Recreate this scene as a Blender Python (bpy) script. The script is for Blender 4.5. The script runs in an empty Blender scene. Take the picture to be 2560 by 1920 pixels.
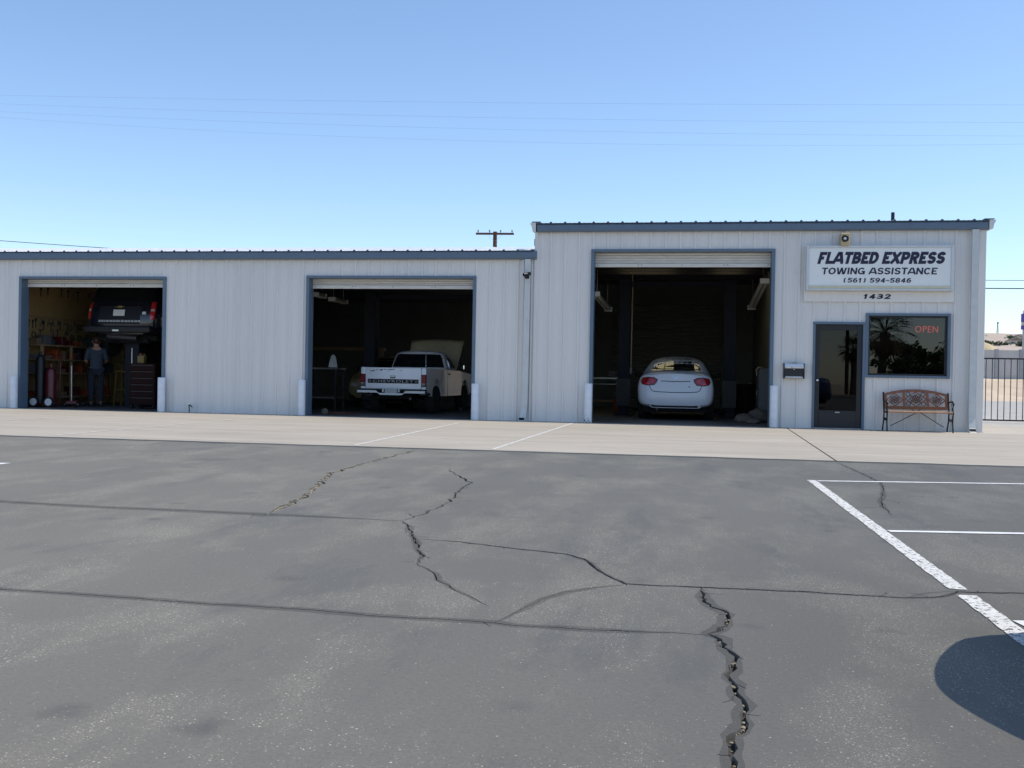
import bpy, bmesh, math, random
from mathutils import Vector, Matrix, noise as mnoise
from mathutils.bvhtree import BVHTree
from mathutils.geometry import delaunay_2d_cdt
R = math.radians
SC = bpy.context.scene
COL = SC.collection
random.seed(7)

# ---------------------------------------------------------------- camera
YAW, PITCH, ROLL, CAMH, CAMD = .1624, .0074, .0183, .9686, 21.394
cy, sy, cp, sp = math.cos(YAW), math.sin(YAW), math.cos(PITCH), math.sin(PITCH)
fw = Vector((-sy * cp, cy * cp, -sp)); rt = Vector((cy, sy, 0)); up = rt.cross(fw)
rr = math.cos(ROLL) * rt + math.sin(ROLL) * up
uu = math.cos(ROLL) * up - math.sin(ROLL) * rt
cam_d = bpy.data.cameras.new('camera'); cam_d.sensor_width = 36; cam_d.lens = 2500 / 2560 * 36
cam_d.clip_start = .05; cam_d.clip_end = 6000
cam = bpy.data.objects.new('camera', cam_d); COL.objects.link(cam)
cam.matrix_world = Matrix(((rr.x, uu.x, -fw.x, 0), (rr.y, uu.y, -fw.y, -CAMD), (rr.z, uu.z, -fw.z, CAMH), (0, 0, 0, 1)))
SC.camera = cam
# ---------------------------------------------------------------- sky and sun
SUN = Vector((.52, .095, 1)).normalized()
wd = bpy.data.worlds.new('World'); SC.world = wd; wd.use_nodes = True
nt = wd.node_tree; bg = nt.nodes['Background']
sky = nt.nodes.new('ShaderNodeTexSky'); sky.sky_type = 'NISHITA'; sky.sun_disc = False
sky.sun_elevation = math.asin(SUN.z); sky.sun_rotation = math.atan2(SUN.x, SUN.y)
sky.altitude = 700; sky.air_density = 1.0; sky.dust_density = .6; sky.ozone_density = 3.2
nt.links.new(sky.outputs[0], bg.inputs[0]); bg.inputs[1].default_value = .15
sl = bpy.data.lights.new('sun', 'SUN'); sl.energy = 3.15; sl.angle = R(.53); sl.color = (1, .94, .84)
so = bpy.data.objects.new('sun', sl); COL.objects.link(so); so.location = (20, 10, 60)
so.rotation_euler = SUN.to_track_quat('Z', 'Y').to_euler()
# ---------------------------------------------------------------- exposure
SC.view_settings.view_transform = 'Standard'; SC.view_settings.look = 'None'
SC.view_settings.exposure = .42; SC.view_settings.gamma = 1; SC.view_settings.use_curve_mapping = False
SC.cycles.max_bounces = 6; SC.cycles.diffuse_bounces = 4; SC.cycles.use_denoising = True

# ---------------------------------------------------------------- mesh helpers
def box(bm, x0, x1, y0, y1, z0, z1, bev=0, seg=1):
    vs = [bm.verts.new((x, y, z)) for x in (x0, x1) for y in (y0, y1) for z in (z0, z1)]
    fs = [bm.faces.new([vs[i] for i in f]) for f in ((0, 1, 3, 2), (4, 6, 7, 5), (0, 4, 5, 1), (2, 3, 7, 6), (0, 2, 6, 4), (1, 5, 7, 3))]
    if bev:
        es = list({e for f in fs for e in f.edges})
        bmesh.ops.bevel(bm, geom=es, offset=bev, segments=seg, affect='EDGES', profile=.6)
    return vs
def cyl(bm, p0, p1, r0, r1=None, n=12, caps=True):
    p0, p1 = Vector(p0), Vector(p1); r1 = r0 if r1 is None else r1
    q = (p1 - p0).to_track_quat('Z', 'Y'); a = []; b = []
    for i in range(n):
        t = 2 * math.pi * i / n; d = q @ Vector((math.cos(t), math.sin(t), 0))
        a.append(bm.verts.new(p0 + d * r0)); b.append(bm.verts.new(p1 + d * r1))
    for i in range(n):
        bm.faces.new((a[i], a[(i + 1) % n], b[(i + 1) % n], b[i]))
    if caps:
        bm.faces.new(a[::-1]); bm.faces.new(b)
def tube(bm, pts, r, n=6):
    pts = [Vector(p) for p in pts]; rings = []
    for i, p in enumerate(pts):
        t = (pts[min(i + 1, len(pts) - 1)] - pts[max(i - 1, 0)]).normalized()
        q = t.to_track_quat('Z', 'Y'); rad = r[i] if isinstance(r, (list, tuple)) else r
        rings.append([bm.verts.new(p + q @ Vector((math.cos(2 * math.pi * k / n) * rad, math.sin(2 * math.pi * k / n) * rad, 0))) for k in range(n)])
    for a, b in zip(rings, rings[1:]):
        # align ring start to avoid twist
        j = min(range(n), key=lambda j: (b[j].co - a[0].co).length)
        for k in range(n):
            bm.faces.new((a[k], a[(k + 1) % n], b[(k + 1 + j) % n], b[(k + j) % n]))
        b[:] = b[j:] + b[:j]
    bm.faces.new(rings[0][::-1]); bm.faces.new(rings[-1])
def lathe(bm, prof, n=20, org=(0, 0, 0), axis='z'):
    o = Vector(org); rings = []
    for r, h in prof:
        ring = []
        for k in range(n):
            t = 2 * math.pi * k / n; c, s = r * math.cos(t), r * math.sin(t)
            v = {'z': (c, s, h), 'x': (h, c, s), 'y': (s, h, c)}[axis]
            ring.append(bm.verts.new(o + Vector(v)))
        rings.append(ring)
    for a, b in zip(rings, rings[1:]):
        for k in range(n):
            bm.faces.new((a[k], a[(k + 1) % n], b[(k + 1) % n], b[k]))
    bm.faces.new(rings[0][::-1]); bm.faces.new(rings[-1])
def prism(bm, poly, axis, a, b):
    f = {'x': lambda p, t: (t, p[0], p[1]), 'y': lambda p, t: (p[0], t, p[1]), 'z': lambda p, t: (p[0], p[1], t)}[axis]
    A = [bm.verts.new(f(p, a)) for p in poly]; B = [bm.verts.new(f(p, b)) for p in poly]
    n = len(poly)
    for i in range(n):
        bm.faces.new((A[i], A[(i + 1) % n], B[(i + 1) % n], B[i]))
    bm.faces.new(A[::-1]); bm.faces.new(B)
def bar(bm, p0, p1, w, h, upv=(0, 0, 1)):
    p0, p1 = Vector(p0), Vector(p1); t = (p1 - p0).normalized(); u = Vector(upv)
    if abs(t.dot(u)) > .95: u = Vector((0, 1, 0))
    s = t.cross(u).normalized(); u = s.cross(t)
    A = [bm.verts.new(p0 + s * w / 2 * i + u * h / 2 * j) for i, j in ((-1, -1), (1, -1), (1, 1), (-1, 1))]
    B = [bm.verts.new(p1 + s * w / 2 * i + u * h / 2 * j) for i, j in ((-1, -1), (1, -1), (1, 1), (-1, 1))]
    for i in range(4):
        bm.faces.new((A[i], A[(i + 1) % 4], B[(i + 1) % 4], B[i]))
    bm.faces.new(A[::-1]); bm.faces.new(B)
def loft(bm, rings, closed=True, cap=True):
    RS = [[bm.verts.new(p) for p in r] for r in rings]; n = len(RS[0])
    for a, b in zip(RS, RS[1:]):
        for k in range(n if closed else n - 1):
            bm.faces.new((a[k], a[(k + 1) % n], b[(k + 1) % n], b[k]))
    if cap and closed:
        bm.faces.new(RS[0][::-1]); bm.faces.new(RS[-1])
    return RS
def obj(name, bm, mat, parent=None, smooth=False, sub=0, world=False, auto=None):
    bmesh.ops.recalc_face_normals(bm, faces=bm.faces[:])
    me = bpy.data.meshes.new(name); bm.to_mesh(me); bm.free()
    for m in (mat if isinstance(mat, (list, tuple)) else [mat]):
        me.materials.append(M[m] if isinstance(m, str) else m)
    if smooth:
        me.polygons.foreach_set('use_smooth', [True] * len(me.polygons))
    if auto: me.set_sharp_from_angle(angle=R(auto))
    o = bpy.data.objects.new(name, me); COL.objects.link(o)
    if parent is not None:
        o.parent = parent
        if world: me.transform(Matrix.Translation(-parent.location))
    if sub:
        md = o.modifiers.new('s', 'SUBSURF'); md.levels = sub; md.render_levels = sub
    return o
def bake(o):
    dg = bpy.context.evaluated_depsgraph_get(); dg.update()
    me = bpy.data.meshes.new_from_object(o.evaluated_get(dg)); o.modifiers.clear(); o.data = me
    return o
def mesh(name, vs, fs, mat, parent=None, smooth=False, world=False):
    bm = bmesh.new(); V = [bm.verts.new(v) for v in vs]
    for f in fs: bm.faces.new([V[i] for i in f])
    return obj(name, bm, mat, parent, smooth, world=world)
def thing(name, label, cat, loc=(0, 0, 0), rz=0, group=None):
    o = bpy.data.objects.new(name, None); COL.objects.link(o); o.empty_display_size = .1
    o.location = loc; o.rotation_euler = (0, 0, rz)
    return tag(o, label, cat, group)
def tag(o, label, cat, group=None):
    o['label'] = label; o['category'] = cat
    if group: o['group'] = group
    return o
def struct(o):
    o['kind'] = 'structure'; return o
def dup(root, loc, rz=None, label=None, group=None):
    r = root.copy(); COL.objects.link(r); r.location = loc
    if rz is not None: r.rotation_euler = (0, 0, rz)
    if label: r['label'] = label
    if group: r['group'] = group
    for ch in list(root.children):
        c = ch.copy(); COL.objects.link(c); c.parent = r
        for g in list(ch.children):
            d = g.copy(); COL.objects.link(d); d.parent = c
    return r
def text_bm(s, w, h, ext=.004, shear=0, off=0, sp=1):
    """text in the xz plane, facing -y, centred on x, baseline z=0, scaled to width w and cap height h"""
    cu = bpy.data.curves.new('t', 'FONT'); cu.body = s; cu.shear = shear; cu.offset = off; cu.space_character = sp
    cu.resolution_u = 3
    to = bpy.data.objects.new('t', cu); COL.objects.link(to)
    dg = bpy.context.evaluated_depsgraph_get(); dg.update()
    me = bpy.data.meshes.new_from_object(to.evaluated_get(dg))
    bpy.data.objects.remove(to); bpy.data.curves.remove(cu)
    bm = bmesh.new(); bm.from_mesh(me); bpy.data.meshes.remove(me)
    xs = [v.co.x for v in bm.verts]; ys = [v.co.y for v in bm.verts]
    x0, x1, y0, y1 = min(xs), max(xs), min(ys), max(ys)
    for v in bm.verts:
        v.co = Vector(((v.co.x - (x0 + x1) / 2) / (x1 - x0) * w, 0, (v.co.y - y0) / (y1 - y0) * h))
    if ext:
        g = bmesh.ops.extrude_face_region(bm, geom=bm.faces[:])
        for e in g['geom']:
            if isinstance(e, bmesh.types.BMVert): e.co.y -= ext
    return bm

def _arc(cx, cz, rx, rz, a0, a1, n=14):
    return [(cx + rx * math.cos(R(a0 + (a1 - a0) * i / n)), cz + rz * math.sin(R(a0 + (a1 - a0) * i / n))) for i in range(n + 1)]
GLYPH = {
 'F': (.56, [[(0, -1), (0, 2)], [(0, 1), (2, 1)], [(0, .48), (.86, .48)]]), 'L': (.54, [[(0, -1), (0, 2)], [(0, 0), (2, 0)]]),
 'A': (.76, [[(-.24, -.3), (.5, 1.35), (1.24, -.3)], [(.15, .24), (.85, .24)]]), 'T': (.62, [[(.5, -1), (.5, 2)], [(-1, 1), (2, 1)]]),
 'E': (.57, [[(0, -1), (0, 2)], [(0, 1), (2, 1)], [(0, .5), (.9, .5)], [(0, 0), (2, 0)]]),
 'B': (.66, [[(0, -1), (0, 2)], [(0, 1), (.5, 1)] + _arc(.52, .76, .4, .24, 90, -90) + [(0, .52)], [(0, .5), (.55, .5)] + _arc(.55, .25, .45, .25, 90, -90) + [(0, 0)]]),
 'D': (.68, [[(0, -1), (0, 2)], [(0, 1), (.35, 1)] + _arc(.38, .5, .62, .5, 90, -90, 20) + [(0, 0)]]),
 'X': (.74, [[(-.16, -.2), (1.16, 1.2)], [(-.16, 1.2), (1.16, -.2)]]), 'P': (.64, [[(0, -1), (0, 2)], [(0, 1), (.5, 1)] + _arc(.55, .72, .45, .28, 90, -90) + [(0, .44)]]),
 'R': (.68, [[(0, -1), (0, 2)], [(0, 1), (.5, 1)] + _arc(.5, .74, .45, .26, 90, -90) + [(0, .48)], [(.45, .5), (1.12, -.4)]]),
 'S': (.64, [_arc(.5, .755, .48, .245, 12, 270, 18) + _arc(.5, .255, .5, .255, 90, -168, 18)[1:]]),
 'O': (.78, [_arc(.5, .5, .5, .5, 90, 450, 32)]), 'C': (.72, [_arc(.5, .5, .5, .5, 38, 322, 26)]),
 'G': (.76, [_arc(.5, .5, .5, .5, 40, 335, 26), [(2, .42), (.55, .42)], [(1, .42), (1, -1)]]),
 'W': (1.06, [[(-.06, 1.4), (.22, -.3), (.5, 1.15), (.78, -.3), (1.06, 1.4)]]), 'I': (.24, [[(.5, -1), (.5, 2)]]),
 'N': (.70, [[(0, -1), (0, 2)], [(1, -1), (1, 2)], [(-.12, 1.2), (1.12, -.2)]]),
 '5': (.60, [[(2, 1), (.14, 1), (.07, .5)], _arc(.47, .31, .53, .31, 138, -160, 18)]), '6': (.60, [_arc(.5, .3, .5, .3, 90, 450, 22), [(0, .3), (.03, .6), (.2, .88), (.5, 1), (.92, .97)]]),
 '9': (.60, [_arc(.5, .7, .5, .3, 90, 450, 22), [(1, .7), (.97, .4), (.8, .12), (.5, 0), (.08, .03)]]), '1': (.44, [[(.62, -1), (.62, 2)], [(-.15, .68), (.3, .78), (.62, 1.05)]]),
 '4': (.62, [[(.74, -1), (.74, 2)], [(.80, 1.1), (-.02, .26), (2, .26)]]), '8': (.62, [_arc(.5, .75, .43, .25, 90, 450, 20), _arc(.5, .25, .5, .25, 90, 450, 20)]),
 '3': (.60, [_arc(.46, .75, .44, .25, 165, -90, 16) + _arc(.46, .25, .54, .25, 90, -168, 16)[1:]]), '2': (.60, [_arc(.5, .71, .48, .29, 168, -25, 16) + [(.02, 0), (2, 0)]]),
 '(': (.44, [_arc(1.1, .5, 1.0, .72, 128, 232, 10)]), ')': (.44, [_arc(-.1, .5, 1.0, .72, 52, -52, 10)]), '-': (.38, [[(-1, .45), (2, .45)]])}
def sign_text(s, w, h, weight, shear=0, track=.08, ext=.005):
    """heavy grotesque lettering drawn as mitred strokes; xz plane, facing -y, centred on x"""
    bm = bmesh.new(); x = 0; hw = weight / 2; k = 0
    for ch in s:
        if ch == ' ': x += .30 + track; continue
        W, strokes = GLYPH[ch]
        W = W + (weight - .16) * .7
        for st in strokes:
            P0 = [Vector((hw + gx * (W - 2 * hw), hw + gz * (1 - 2 * hw))) for gx, gz in st]; P = [P0[0]]
            for q in range(len(P0) - 1):
                ns = max(1, int((P0[q + 1] - P0[q]).length / .03)); P += [P0[q].lerp(P0[q + 1], (j + 1) / ns) for j in range(ns)]
            n = len(P); closed = (P[0] - P[-1]).length < 1e-4; A = []; Bq = []
            for i in range(n):
                a = P[i] - P[i - 1] if i else (P[0] - P[-2] if closed else P[1] - P[0]); b = P[i + 1] - P[i] if i < n - 1 else (P[1] - P[0] if closed else P[-1] - P[-2])
                a.normalize(); b.normalize(); t_ = (a + b).normalized(); nn = Vector((-t_.y, t_.x)); m = hw / max(.28, nn.dot(Vector((-a.y, a.x))))
                A.append(P[i] + nn * m); Bq.append(P[i] - nn * m)
            y = -k * .00025; k = (k + 1) % 4
            cl = lambda p: (x + (min(max(p.x, 0), W) if ch not in 'AWX' else min(max(p.x, -.05), W + .05)), min(max(p.y, 0), 1) if ch not in '()' else p.y)
            FA = [bm.verts.new((cl(p)[0], y - ext, cl(p)[1])) for p in A]; FB = [bm.verts.new((cl(p)[0], y - ext, cl(p)[1])) for p in Bq]
            BA = [bm.verts.new((v.co.x, 0, v.co.z)) for v in FA]; BB = [bm.verts.new((v.co.x, 0, v.co.z)) for v in FB]
            for i in range(n - 1):
                bm.faces.new((FA[i], FA[i + 1], FB[i + 1], FB[i])); bm.faces.new((FA[i], BA[i], BA[i + 1], FA[i + 1])); bm.faces.new((FB[i], FB[i + 1], BB[i + 1], BB[i]))
            if not closed:
                for i in (0, -1): bm.faces.new((FA[i], FB[i], BB[i], BA[i]))
        x += W + track
    tot = x - track
    for v in bm.verts:
        v.co.x += shear * (v.co.z - .5) - tot / 2
    xs = [v.co.x for v in bm.verts]; f = w / (max(xs) - min(xs)); off = (max(xs) + min(xs)) / 2
    for v in bm.verts: v.co.x = (v.co.x - off) * f; v.co.z *= h
    bmesh.ops.dissolve_degenerate(bm, dist=1e-6, edges=bm.edges[:])
    return bm

# ---------------------------------------------------------------- material helpers
M = {}
def nodes(name):
    m = bpy.data.materials.new(name); m.use_nodes = True; M[name] = m
    return m, m.node_tree, m.node_tree.nodes['Principled BSDF']
def noise_node(t, scale, detail=4, rough=.6, stretch=None, coord='Object'):
    tc = t.nodes.new('ShaderNodeTexCoord'); n = t.nodes.new('ShaderNodeTexNoise')
    n.inputs['Scale'].default_value = scale; n.inputs['Detail'].default_value = detail; n.inputs['Roughness'].default_value = rough
    if stretch:
        mp = t.nodes.new('ShaderNodeMapping'); mp.inputs['Scale'].default_value = stretch
        t.links.new(tc.outputs[coord], mp.inputs[0]); t.links.new(mp.outputs[0], n.inputs[0])
    else: t.links.new(tc.outputs[coord], n.inputs[0])
    return n.outputs['Fac']
def ramp(t, src, pts):
    r = t.nodes.new('ShaderNodeValToRGB'); e = r.color_ramp.elements
    while len(e) < len(pts): e.new(.5)
    for i, (p, c) in enumerate(pts):
        e[i].position = p; e[i].color = (c[0], c[1], c[2], 1) if isinstance(c, (tuple, list)) else (c, c, c, 1)
    t.links.new(src, r.inputs[0]); return r.outputs[0]
def mix(t, fac, a, b, mode='MIX'):
    n = t.nodes.new('ShaderNodeMix'); n.data_type = 'RGBA'; n.blend_type = mode
    for s, v in ((n.inputs[0], fac), (n.inputs[6], a), (n.inputs[7], b)):
        if hasattr(v, 'node'): t.links.new(v, s)
        elif isinstance(v, (tuple, list)): s.default_value = (v[0], v[1], v[2], 1)
        else: s.default_value = v
    return n.outputs[2]
def bump(t, b, src, strength=.3, dist=.01):
    n = t.nodes.new('ShaderNodeBump'); n.inputs['Strength'].default_value = strength; n.inputs['Distance'].default_value = dist
    t.links.new(src, n.inputs['Height']); t.links.new(n.outputs[0], b.inputs['Normal'])
def mat(name, c, rough=.6, metal=0, var=.15, scale=6, bmp=0, bscale=60, coat=0, spec=None, stretch=None):
    m, t, b = nodes(name)
    b.inputs['Roughness'].default_value = rough; b.inputs['Metallic'].default_value = metal
    if coat: b.inputs['Coat Weight'].default_value = coat; b.inputs['Coat Roughness'].default_value = .05
    if spec is not None: b.inputs['Specular IOR Level'].default_value = spec
    if var:
        f = noise_node(t, scale, 5, .65, stretch)
        lo = [max(0, x * (1 - var)) for x in c]; hi = [x * (1 + var) for x in c]
        t.links.new(ramp(t, f, ((.3, lo), (.7, hi))), b.inputs['Base Color'])
        t.links.new(ramp(t, f, ((.2, max(.02, rough - .08)), (.8, min(1, rough + .08)))), b.inputs['Roughness'])
    else: b.inputs['Base Color'].default_value = (*c, 1)
    if bmp: bump(t, b, noise_node(t, bscale, 3), bmp, .005)
    return m
def glass(name, tint, refl=1.0, ior=1.5, rough=.0):
    """thin tinted pane: transparent body with a Fresnel reflection"""
    m = bpy.data.materials.new(name); m.use_nodes = True; M[name] = m; t = m.node_tree; t.nodes.clear()
    o = t.nodes.new('ShaderNodeOutputMaterial'); a = t.nodes.new('ShaderNodeBsdfTransparent'); g = t.nodes.new('ShaderNodeBsdfGlossy')
    a.inputs[0].default_value = (*tint, 1); g.inputs[0].default_value = (refl, refl, refl, 1); g.inputs['Roughness'].default_value = rough
    fr = t.nodes.new('ShaderNodeFresnel'); fr.inputs[0].default_value = ior
    x = t.nodes.new('ShaderNodeMixShader'); t.links.new(fr.outputs[0], x.inputs[0]); t.links.new(a.outputs[0], x.inputs[1]); t.links.new(g.outputs[0], x.inputs[2])
    t.links.new(x.outputs[0], o.inputs[0]); return m

# painted metal wall: nearly white, faint vertical streaks and grime towards the panel foot
def wall_mat(name, c):
    m, t, b = nodes(name)
    f = noise_node(t, 1.6, 5, .7, (7, 7, .35)); g = noise_node(t, .5, 3, .5)
    col = ramp(t, f, ((.25, [x * .93 for x in c]), (.75, [x * 1.03 for x in c])))
    col = mix(t, ramp(t, g, ((.35, .0), (.7, .22))), col, (c[0] * .84, c[1] * .84, c[2] * .88))
    t.links.new(col, b.inputs['Base Color']); b.inputs['Roughness'].default_value = .5
    b.inputs['Specular IOR Level'].default_value = .35
    bump(t, b, noise_node(t, 3, 3, .5, (1, 1, .4)), .12, .01)
wall_mat('wall_paint', (.74, .715, .68)); wall_mat('wall_paint_b', (.715, .695, .665)); wall_mat('wall_paint_c', (.76, .73, .69))
mat('trim_blue', (.105, .155, .215), .45, var=.08, scale=3)
mat('roof_metal', (.74, .74, .73), .38, .55, .06, 3)
mat('shaded_rib_end', (.085, .095, .115), .8, var=0)  # roof rib ends facing front: their shade is put into this dark colour
mat('roof_flat', (.62, .62, .6), .5, 0, .08, 3)
mat('trim_white', (.66, .65, .62), .5, var=.08)
mat('downspout_paint', (.56, .58, .57), .5, var=.07)
mat('door_slat', (.62, .60, .56), .5, var=.1, scale=4, stretch=(1, 1, 5))
mat('bollard_white', (.72, .73, .75), .55, var=.1, scale=8)
mat('bronze_frame', (.022, .023, .027), .4, .3, .1)
mat('black_metal', (.012, .013, .016), .45, .2, .15)
mat('iron', (.016, .016, .018), .5, .4, .2, 30)
mat('navy', (.003, .005, .014), .7, 0, .2)
mat('steel', (.5, .5, .5), .35, .9, .1)
mat('chrome', (.75, .75, .76), .12, 1, 0)
mat('rubber', (.012, .012, .012), .85, 0, .2, 20)
mat('dark_plastic', (.015, .015, .016), .6, 0, .1)
mat('sign_face', (.78, .79, .77), .35, var=.04, scale=2)
mat('sign_frame', (.58, .60, .60), .4, .3, .05)
mat('sign_cream', (.60, .57, .40), .5, var=.05)
mat('sign_ink', (.010, .010, .04), .5, var=0)
mat('beige_plastic', (.48, .37, .20), .5, var=.06)
mat('silver_paint', (.62, .62, .63), .3, .7, .05)
mat('bench_wood', (.23, .085, .035), .5, var=.35, scale=5, stretch=(2, 18, 18))
mat('bench_seat_wood', (.34, .17, .085), .5, var=.3, scale=5, stretch=(2, 18, 18))
mat('pole_wood', (.09, .05, .035), .85, var=.3, scale=4, stretch=(6, 6, .6))
mat('wire', (.05, .05, .06), .6, var=0)
mat('porcelain', (.25, .2, .18), .3, var=0)
mat('paint_white', (.74, .74, .72), .7, var=.12, scale=14)
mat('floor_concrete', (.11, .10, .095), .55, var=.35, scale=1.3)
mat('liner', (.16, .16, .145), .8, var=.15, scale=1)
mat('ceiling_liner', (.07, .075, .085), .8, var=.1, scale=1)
mat('purlin', (.03, .026, .03), .6, var=.1)
mat('pegboard', (.34, .235, .10), .75, var=.12, scale=3)
mat('plywood', (.27, .185, .10), .7, var=.2, scale=3)
mat('red_enamel', (.09, .007, .014), .35, var=.1)
mat('maroon_enamel', (.022, .009, .008), .8, var=.15, spec=.15)
mat('teal_plastic', (.02, .055, .06), .5, var=.1)
mat('orange_plastic', (.28, .06, .015), .5, var=.1)
mat('yellow_paint', (.17, .11, .02), .5, var=.2)
mat('grey_plastic', (.12, .12, .125), .5, var=.1)
mat('white_plastic', (.7, .7, .68), .5, var=.05)
mat('cardboard', (.18, .12, .065), .85, var=.12)
mat('paper_sack', (.13, .11, .08), .9, var=.15)
mat('cloth_white', (.75, .75, .74), .9, var=.05)
mat('tool_steel', (.06, .06, .065), .4, .6, .2)
mat('sedan_paint', (.80, .82, .86), .30, .0, .02, 1, coat=.6)
mat('dark_paint', (.012, .013, .022), .25, 0, .05, 1, coat=.8)
mat('truck_paint', (.83, .84, .87), .35, 0, .06, 2, coat=.3)
mat('primer_tan', (.74, .64, .45), .6, 0, .12, 2)
mat('tan_paint', (.34, .25, .12), .4, 0, .15, 2)
mat('blue_paint', (.05, .08, .16), .3, .2, .03, 1, coat=.6)
mat('lamp_red_dull', (.20, .006, .016), .3, 0, .1, 12, spec=.3)
mat('lamp_red', (.36, .006, .010), .15, 0, .1, 12, coat=.8)
mat('lamp_red_bright', (.62, .03, .03), .12, 0, .1, 12, coat=.8)
mat('lamp_clear', (.6, .55, .52), .15, 0, .1)
mat('plate_grey', (.42, .42, .43), .5, var=.03)
mat('plate_white', (.72, .72, .70), .5, var=.03)
mat('gold', (.65, .47, .13), .3, .7, 0)
mat('car_glass', (.010, .012, .014), .03, 0, 0, spec=.9)
mat('gap_black', (.004, .004, .005), .9, var=0)
mat('skin', (.36, .20, .14), .55, var=.05)
mat('shirt_blue', (.038, .052, .075), .9, var=.12, scale=10)
mat('jeans_dark', (.018, .022, .035), .9, var=.15, scale=10)
mat('hair_dark', (.05, .02, .012), .6, var=.2)
mat('sky_grime', (.5, .5, .5), .5)
mat('dirt', (.50, .40, .29), .95, var=.22, scale=.35, bmp=.5, bscale=3)
mat('straw', (.46, .37, .22), .9, var=.25, scale=2)
mat('gravel', (.37, .35, .32), .95, var=.2, scale=1.5, bmp=.6, bscale=25)
mat('cmu', (.47, .46, .45), .85, var=.1, scale=1)
mat('cmu_dark', (.33, .345, .37), .85, var=.1, scale=1)
mat('hill_dirt', (.42, .34, .27), .95, var=.2, scale=.012)
mat('palm_leaf', (.05, .075, .02), .55, var=.3, scale=2)
mat('palm_dry', (.22, .15, .07), .8, var=.25, scale=2)
mat('trunk', (.14, .11, .08), .9, var=.3, scale=4)
mat('leaf_green', (.045, .08, .025), .6, var=.35, scale=1.5)
mat('purple_panel', (.10, .06, .35), .5, var=.05)
mat('house_wall', (.55, .5, .43), .8, var=.1)
mat('house_roof', (.25, .2, .17), .8, var=.1)
mat('fluor_housing', (.36, .33, .26), .5, var=.05)
mat('fluor_tube', (.5, .48, .42), .35, var=0)
glass('window_glass', (.30, .30, .32), .95, 1.62)
glass('door_glass', (.20, .20, .22), .9, 1.42)
# skylight sheet: translucent fibreglass, warm
m = bpy.data.materials.new('fibreglass'); m.use_nodes = True; M['fibreglass'] = m; t = m.node_tree; t.nodes.clear()
o_ = t.nodes.new('ShaderNodeOutputMaterial'); a_ = t.nodes.new('ShaderNodeBsdfTranslucent'); a_.inputs[0].default_value = (.80, .66, .34, 1)
t.links.new(a_.outputs[0], o_.inputs[0])
# neon
m, t, b = nodes('neon_red'); b.inputs['Base Color'].default_value = (.5, .03, .03, 1)
b.inputs['Emission Color'].default_value = (1, .09, .08, 1); b.inputs['Emission Strength'].default_value = 3.2

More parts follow.
